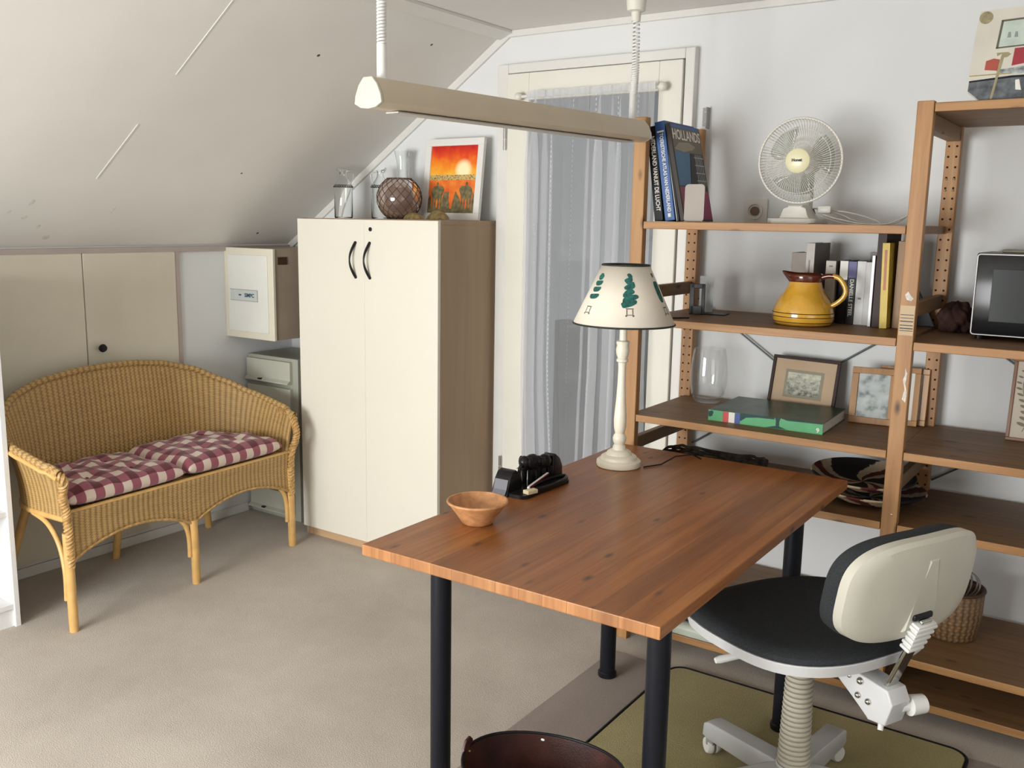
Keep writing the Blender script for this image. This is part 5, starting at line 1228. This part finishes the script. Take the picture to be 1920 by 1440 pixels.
# framed engraving
f1 = frame('framed_engraving', 'dark framed small landscape engraving with a tan mount on the third shelf', 2.652, 3.205, T3 + 0.0008, 0.232, 0.190, 0.011, 0.014, 13, 0.03, w_dark, m_whitepaper, 'picture', rollx=math.radians(1.5))
B().box(-0.106, 0.106, 0.0055, 0.0070, 0.010, 0.180).build('mount', plain('tan mount card', (0.52, 0.38, 0.25, 1), 0.7, var=0.05), f1)
B().box(-0.066, 0.066, 0.0045, 0.0056, 0.046, 0.144).build('inner_border', plain('grey line border', (0.30, 0.27, 0.20, 1), 0.7), f1)
t7 = NT('engraving'); mp = t7.coord('Object', (55, 55, 70)); nz_ = t7.n('ShaderNodeTexNoise', i_Scale=1.0, i_Detail=6.0, i_Roughness=0.75); t7.l(mp, 0, nz_, 'Vector')
tc = t7.n('ShaderNodeTexCoord'); sp = t7.n('ShaderNodeSeparateXYZ'); t7.l(tc, 'Object', sp, 0)
hz_ = t7.math('MULTIPLY', t7.math('SUBTRACT', 0.105, None), 1.0) if False else t7.math('MULTIPLY', t7.math('SUBTRACT', (sp, 2), 0.055), 2.6)
ff = t7.math('ADD', (nz_, 'Fac'), hz_); r_ = t7.ramp(ff[0], 0, [(0.42, (0.05, 0.05, 0.04, 1)), (0.60, (0.38, 0.38, 0.30, 1)), (0.75, (0.58, 0.57, 0.46, 1))]); t7.l(r_, 0, t7.b, 'Base Color')
B().box(-0.057, 0.057, 0.0036, 0.0046, 0.056, 0.134).build('engraving_print', t7.m, f1)
# pine framed picture and two frames behind it
f2 = frame('framed_photo', 'light pine framed pale picture in front of the frame stack on the third shelf', 2.905, 3.150, T3 + 0.0008, 0.140, 0.185, 0.021, 0.014, 10, 0.12, w_frameZ, m_whitepaper, 'picture')
t8 = NT('pale picture'); mp = t8.coord('Object', (28, 28, 28)); nz_ = t8.n('ShaderNodeTexNoise', i_Scale=1.0, i_Detail=3.0); t8.l(mp, 0, nz_, 'Vector'); r_ = t8.ramp(nz_, 'Fac', [(0.30, (0.16, 0.20, 0.20, 1)), (0.48, (0.46, 0.50, 0.50, 1)), (0.8, (0.60, 0.64, 0.65, 1))]); t8.l(r_, 0, t8.b, 'Base Color'); t8.b.inputs['Roughness'].default_value = 0.15
B().box(-0.051, 0.051, 0.005, 0.0065, 0.020, 0.165).build('photo_print', t8.m, f2)
frame('picture_frame', 'pine frame standing edge-on just behind the pale pine framed picture', 2.975, 3.195, T3 + 0.0008, 0.125, 0.190, 0.018, 0.014, 8, 0.12, w_frameZ, m_whitepaper, 'picture', 'frames stacked on the third shelf')
frame('picture_frame', 'rearmost pine frame of the stack beside the mid rear post', 2.995, 3.225, T3 + 0.0008, 0.125, 0.186, 0.018, 0.012, 5, 0.0, w_frameZ, m_whitepaper, 'picture', 'frames stacked on the third shelf')

# ------------------------------------------------------------------ fourth shelf
T4 = 0.5943
t9 = NT('patterned coil basket'); tc = t9.n('ShaderNodeTexCoord'); mp = t9.n('ShaderNodeMapping'); t9.l(tc, 'Object', mp, 0)
sp = t9.n('ShaderNodeSeparateXYZ'); t9.l(mp, 0, sp, 0)
rr_ = t9.math('SQRT', t9.math('ADD', t9.math('MULTIPLY', (sp, 0), (sp, 0)), t9.math('MULTIPLY', (sp, 1), (sp, 1))))
an = t9.math('ARCTAN2', (sp, 1), (sp, 0)); k_ = t9.math('FRACT', t9.math('ADD', t9.math('MULTIPLY', an, 3 / (2 * PI)), t9.math('MULTIPLY', rr_, 3.2)))
nz_ = t9.n('ShaderNodeTexNoise', i_Scale=70.0); t9.l(tc, 'Object', nz_, 'Vector')
kk = t9.math('ADD', k_, t9.math('MULTIPLY', t9.math('SUBTRACT', (nz_, 'Fac'), 0.5), 0.10))
r_ = t9.ramp(kk[0], 0, [(0.0, rgb(25, 20, 20)), (0.45, rgb(28, 22, 22)), (0.47, rgb(200, 180, 150)), (0.60, rgb(190, 165, 135)), (0.62, rgb(95, 35, 28)), (0.76, rgb(90, 32, 25)), (0.78, rgb(205, 185, 155)), (0.95, rgb(205, 185, 155)), (0.97, rgb(25, 20, 20))]); r_.color_ramp.interpolation = 'LINEAR'
t9.l(r_, 0, t9.b, 'Base Color'); t9.b.inputs['Roughness'].default_value = 0.8
cw = t9.math('SINE', t9.math('MULTIPLY', rr_, 2 * PI / 0.006)); t9.bump(cw[0], 0, 0.4, 0.002)
def coil(x, y, z, R_, H_, label, yaw, tiltx=0):
    pr = [(0, 0.0), (R_ * 0.45, 0.0), (R_ * 0.75, H_ * 0.35), (R_, H_), (R_ * 0.985, H_ + 0.005), (R_ * 0.95, H_ + 0.002), (R_ * 0.72, H_ * 0.5), (R_ * 0.42, 0.010), (0, 0.008)]
    o = B().lathe(pr, 64).build('coiled_basket', t9.m, None, 60, loc=(x, y, z), rot=(tiltx, 0, yaw)); return tag(o, label, 'basket', 'patterned coil baskets')
coil(2.955, 3.02, T4 + 0.0003, 0.165, 0.038, 'lower patterned coiled basket bowl on the shelf behind the desk corner', 2.2)
coil(2.925, 3.03, T4 + 0.045, 0.160, 0.034, 'upper patterned coiled basket bowl stacked on the other one', 0.5, 0.06)
dt = thing('twig_tray', 'long dark woven twig tray on the shelf behind the desk', 'tray', (2.43, 2.98, T4 + 0.0003))
rnd = random.Random(5); b = B()
for k in range(7):
    z = 0.006 + k * 0.009; ph = rnd.uniform(0, 6); pts = []
    for i in range(80):
        a = 2 * PI * i / 80; w = 0.004 * math.sin(a * 17 + ph)
        pts.append(((0.172 + w + k * 0.001) * math.copysign(abs(math.cos(a)) ** 0.5, math.cos(a)), (0.115 + w) * math.copysign(abs(math.sin(a)) ** 0.5, math.sin(a)), z + 0.0025 * math.sin(a * 11 + ph * 2) + 0.004 * k / 7 * math.sin(a * 3)))
    b.tube(pts, 0.0055, 6, closed=True)
b.build('woven_wall', plain('dark twig', (0.06, 0.045, 0.035, 1), 0.7, var=0.5, scale=60, bump=0.5), dt, 60)
B().box(-0.165, 0.165, -0.108, 0.108, 0.0, 0.006, 0.002).build('tray_floor', w_dark, dt)

# bottom shelf of the left bay: pale framed panel lying flat
wp = thing('flat_case', 'pale grey-green flat case with a rounded edge lying on the bottom shelf', 'case', (2.60, 2.94, 0.0703))
B().prism([(-0.130, 0.0), (0.12, 0.0), (0.12, 0.040), (-0.115, 0.040), (-0.128, 0.034), (-0.134, 0.020)], -0.34, 0.34, 'X', bev=0.002).build('case_body', plain('pale green grey plastic', (0.50, 0.54, 0.46, 1), 0.35, var=0.05), wp, 50)
lab(B().box(-0.335, 0.335, -0.110, 0.11, 0.040, 0.044, 0.001).build('case_lid', plain('dark grey lid', (0.10, 0.10, 0.09, 1), 0.5), wp), 'dark lid')

# ------------------------------------------------------------------ right bay
cvp = thing('painting', 'painting of red buckets and a grey boat with cut corners on top of the shelves', 'painting', (3.166, 2.832, 1.7832), (math.radians(-4), 0, 0.02)); cvp.scale = (0.90, 0.90, 0.88)
pw, ph_ = 0.40, 0.275
ol = [(0.022, 0.0), (pw, 0.0), (pw, ph_), (0.002, ph_ - 0.012), (-0.006, ph_ * 0.72), (-0.012, ph_ * 0.3), (-0.012, 0.028)]
B().prism(ol, 0, 0.016, 'Y').build('canvas', plain('cream canvas', (0.58, 0.55, 0.48, 1), 0.8, var=0.08), cvp)
def cpt(pts, mat, name, l): return B().prism(pts, -l, 0.0004, 'Y').build(name, mat, cvp)
cpt([(0.022, 0.002), (pw, 0.002), (pw, 0.072), (0.10, 0.070), (-0.010, 0.060), (-0.011, 0.030)], plain('slate boat paint', (0.09, 0.10, 0.11, 1), 0.6, var=0.6, scale=40), 'painted_boat', 0.0004)
cpt([(-0.010, 0.060), (0.10, 0.069), (pw, 0.073), (pw, 0.066), (0.10, 0.063), (-0.010, 0.055)], m_bk1, 'painted_gunwale', 0.0007)
cpt([(-0.011, 0.073), (0.10, 0.075), (0.10, 0.078), (-0.011, 0.076)], cmat('ochre line', (0.35, 0.25, 0.08, 1)), 'painted_line', 0.0007)
cpt([(0.028, 0.090), (0.062, 0.086), (0.066, 0.118), (0.050, 0.122), (0.030, 0.116)], cmat('orange red paint', (0.34, 0.06, 0.035, 1)), 'painted_bucket', 0.0007)
cpt([(0.098, 0.098), (0.135, 0.104), (0.140, 0.150), (0.102, 0.148)], cmat('crimson paint', (0.30, 0.02, 0.035, 1)), 'painted_bucket', 0.0007)
cpt([(0.070, 0.135), (0.058, 0.128), (0.056, 0.138), (0.085, 0.138), (0.094, 0.132), (0.085, 0.124), (0.076, 0.123), (0.056, 0.004), (0.050, 0.004), (0.068, 0.124)], cmat('khaki paint', (0.30, 0.26, 0.14, 1)), 'painted_brush', 0.0010)
cpt([(0.055, 0.088), (0.10, 0.092), (0.17, 0.100), (0.30, 0.12), (pw, 0.12), (pw, 0.076), (0.08, 0.074)], plain('grey sea paint', (0.30, 0.33, 0.33, 1), 0.7, var=0.7, scale=50), 'painted_rope', 0.0005)
cpt([(0.115, 0.028), (0.130, 0.026), (0.122, 0.058), (0.112, 0.056)], m_whitepaper, 'painted_label', 0.0009)
b = B()
for bx in (((0.052, 0.150), (0.058, 0.150), (0.066, 0.232), (0.060, 0.232)), ((0.060, 0.227), (pw, 0.242), (pw, 0.248), (0.060, 0.232)), ((0.052, 0.150), (pw, 0.165), (pw, 0.169), (0.052, 0.154))): b.prism(list(bx), -0.0012, 0.0004, 'Y')
b.build('painted_window_frame', cmat('olive dark line', (0.10, 0.09, 0.06, 1)), cvp)
cpt([(0.058, 0.154), (pw, 0.169), (pw, 0.242), (0.066, 0.227)], plain('pale sea green', (0.46, 0.54, 0.48, 1), 0.6, var=0.15, scale=20), 'painted_sea', 0.0006)
for q in (0.084, 0.102): cpt([(q - 0.005, 0.180), (q + 0.005, 0.180), (q + 0.003, 0.196), (q - 0.003, 0.196)], cmat('grey figures', (0.22, 0.26, 0.26, 1)), 'painted_sail', 0.0010)
cpt([(0.018 + 0.018 * math.cos(a), 0.243 + 0.018 * math.sin(a)) for a in [2 * PI * i / 20 for i in range(20)]], plain('brass button paint', (0.26, 0.22, 0.12, 1), 0.5, var=0.3, scale=80), 'painted_button', 0.0012)
# microwave
mw = thing('microwave', 'black fronted appliance with a silver outline cut by the right edge', 'microwave', (3.196, 3.0, 1.1305))
m_mwb = plain('dark grey case', (0.10, 0.10, 0.10, 1), 0.4)
B().box(-0.004, 0.44, 0.02, 0.27, 0.012, 0.250, 0.006).build('case', m_mwb, mw, 40)
fr_ = B().box(0.0, 0.44, 0.0, 0.02, 0.014, 0.248, 0.005).build('front', plain('glossy black front', (0.006, 0.006, 0.008, 1), 0.18, spec=0.3), mw, 40)
b = B(); b.tube([(x, -0.0015, z) for x, z in rrect(0.002, 0.436, 0.016, 0.246, 0.008, 5)], 0.0019, 6, closed=True); lab(b.build('silver_outline', m_white, fr_, 60), 'silver line round the front')
B().box(0.045, 0.33, -0.0012, 0.0005, 0.055, 0.205, 0.004).build('door_window', plain('dark window glass', (0.028, 0.032, 0.032, 1), 0.22, spec=0.2), fr_)
for x in (0.02, 0.41):
    for y in (0.04, 0.24): B().cyl((x, y, 0.0), (x, y, 0.013), 0.012, 12).build('foot', m_black, mw, 40)
tag(B().box(3.25, 3.40, 3.06, 3.16, 1.3810, 1.390, 0.003).build('flat_box', cmat('dull khaki box', (0.20, 0.18, 0.13, 1)), None), 'thin dull flat box lying on top of the black appliance', 'box')
# botanical frame at right edge
f3 = frame('framed_botanical', 'brown framed dried plant picture cut by the right edge', 3.415, 3.18, 0.8118, 0.235, 0.252, 0.0095, 0.014, 10, 0.0, w_dark if False else wood('mid brown frame', [(0.16, 0.07, 0.035, 1), (0.20, 0.09, 0.045, 1), (0.24, 0.12, 0.06, 1)], 'Z', 0.4, knots=False), m_whitepaper, 'picture')
pp = B().box(-0.109, 0.109, 0.005, 0.0065, 0.009, 0.243).build('sheet', plain('aged paper', (0.52, 0.46, 0.38, 1), 0.7), f3)
b = B(); rnd = random.Random(11)
for sx in (-0.075, -0.02, 0.05):
    pts = [(sx + 0.012 * math.sin(i * 0.6), 0.0046, 0.03 + i * 0.018) for i in range(11)]; b.tube(pts, 0.0010, 5)
    for i in range(1, 11):
        for sg in (-1, 1):
            cx, cz = pts[i][0] + sg * 0.011, pts[i][2] + 0.004; r1 = 0.009 * (1.3 - i * 0.07)
            b.prism([(cx + r1 * math.cos(a) * 1.2, cz + r1 * 0.5 * math.sin(a) + sg * 0.3 * r1 * math.cos(a)) for a in [2 * PI * j / 9 for j in range(9)]], 0.0043, 0.0051)
lab(b.build('pressed_plant', cmat('dried plant', (0.14, 0.10, 0.05, 1)), pp), 'brown pressed plant sprigs')
# rope basket with coiled things
rb = thing('rope_basket', 'woven brown rope basket behind the swivel chair on the low shelf', 'basket', (3.215, 3.065, 0.1963))
B(uv=True).lathe([(0, 0.0), (0.068, 0.0), (0.076, 0.006), (0.086, 0.07), (0.088, 0.155), (0.084, 0.158), (0.080, 0.155), (0.078, 0.07), (0.068, 0.010), (0, 0.008)], 56).build('basket_body', m_rope, rb, 60)
B().tube([(0.086 * math.cos(a), 0.086 * math.sin(a), 0.156) for a in [2 * PI * i / 48 for i in range(48)]], 0.0058, 8, closed=True).build('rim', m_rope, rb, 60)
for i, (cx, cy, R_, tl_2, lb, cc) in enumerate(((0.025, 0.015, 0.045, 0.2, 'grey coiled wire loops sticking out of the rope basket', (0.30, 0.28, 0.26, 1)), (-0.015, -0.01, 0.038, 0.7, 'dark coiled cable in the rope basket', (0.05, 0.04, 0.04, 1)))):
    b = B()
    for k in range(3):
        a0 = k * 0.5; b.tube([(cx + R_ * math.cos(a) * math.cos(tl_2 + a0), cy + R_ * math.cos(a) * math.sin(tl_2 + a0) * 0.8, 0.165 + R_ * 0.95 * math.sin(a)) for a in [2 * PI * j / 30 for j in range(30)]], 0.0028, 6, closed=True)
    tag(b.build('cable_loop', plain('loop %d' % i, cc, 0.5), None, 60, loc=(3.215, 3.065, 0.1963)), lb, 'cable')
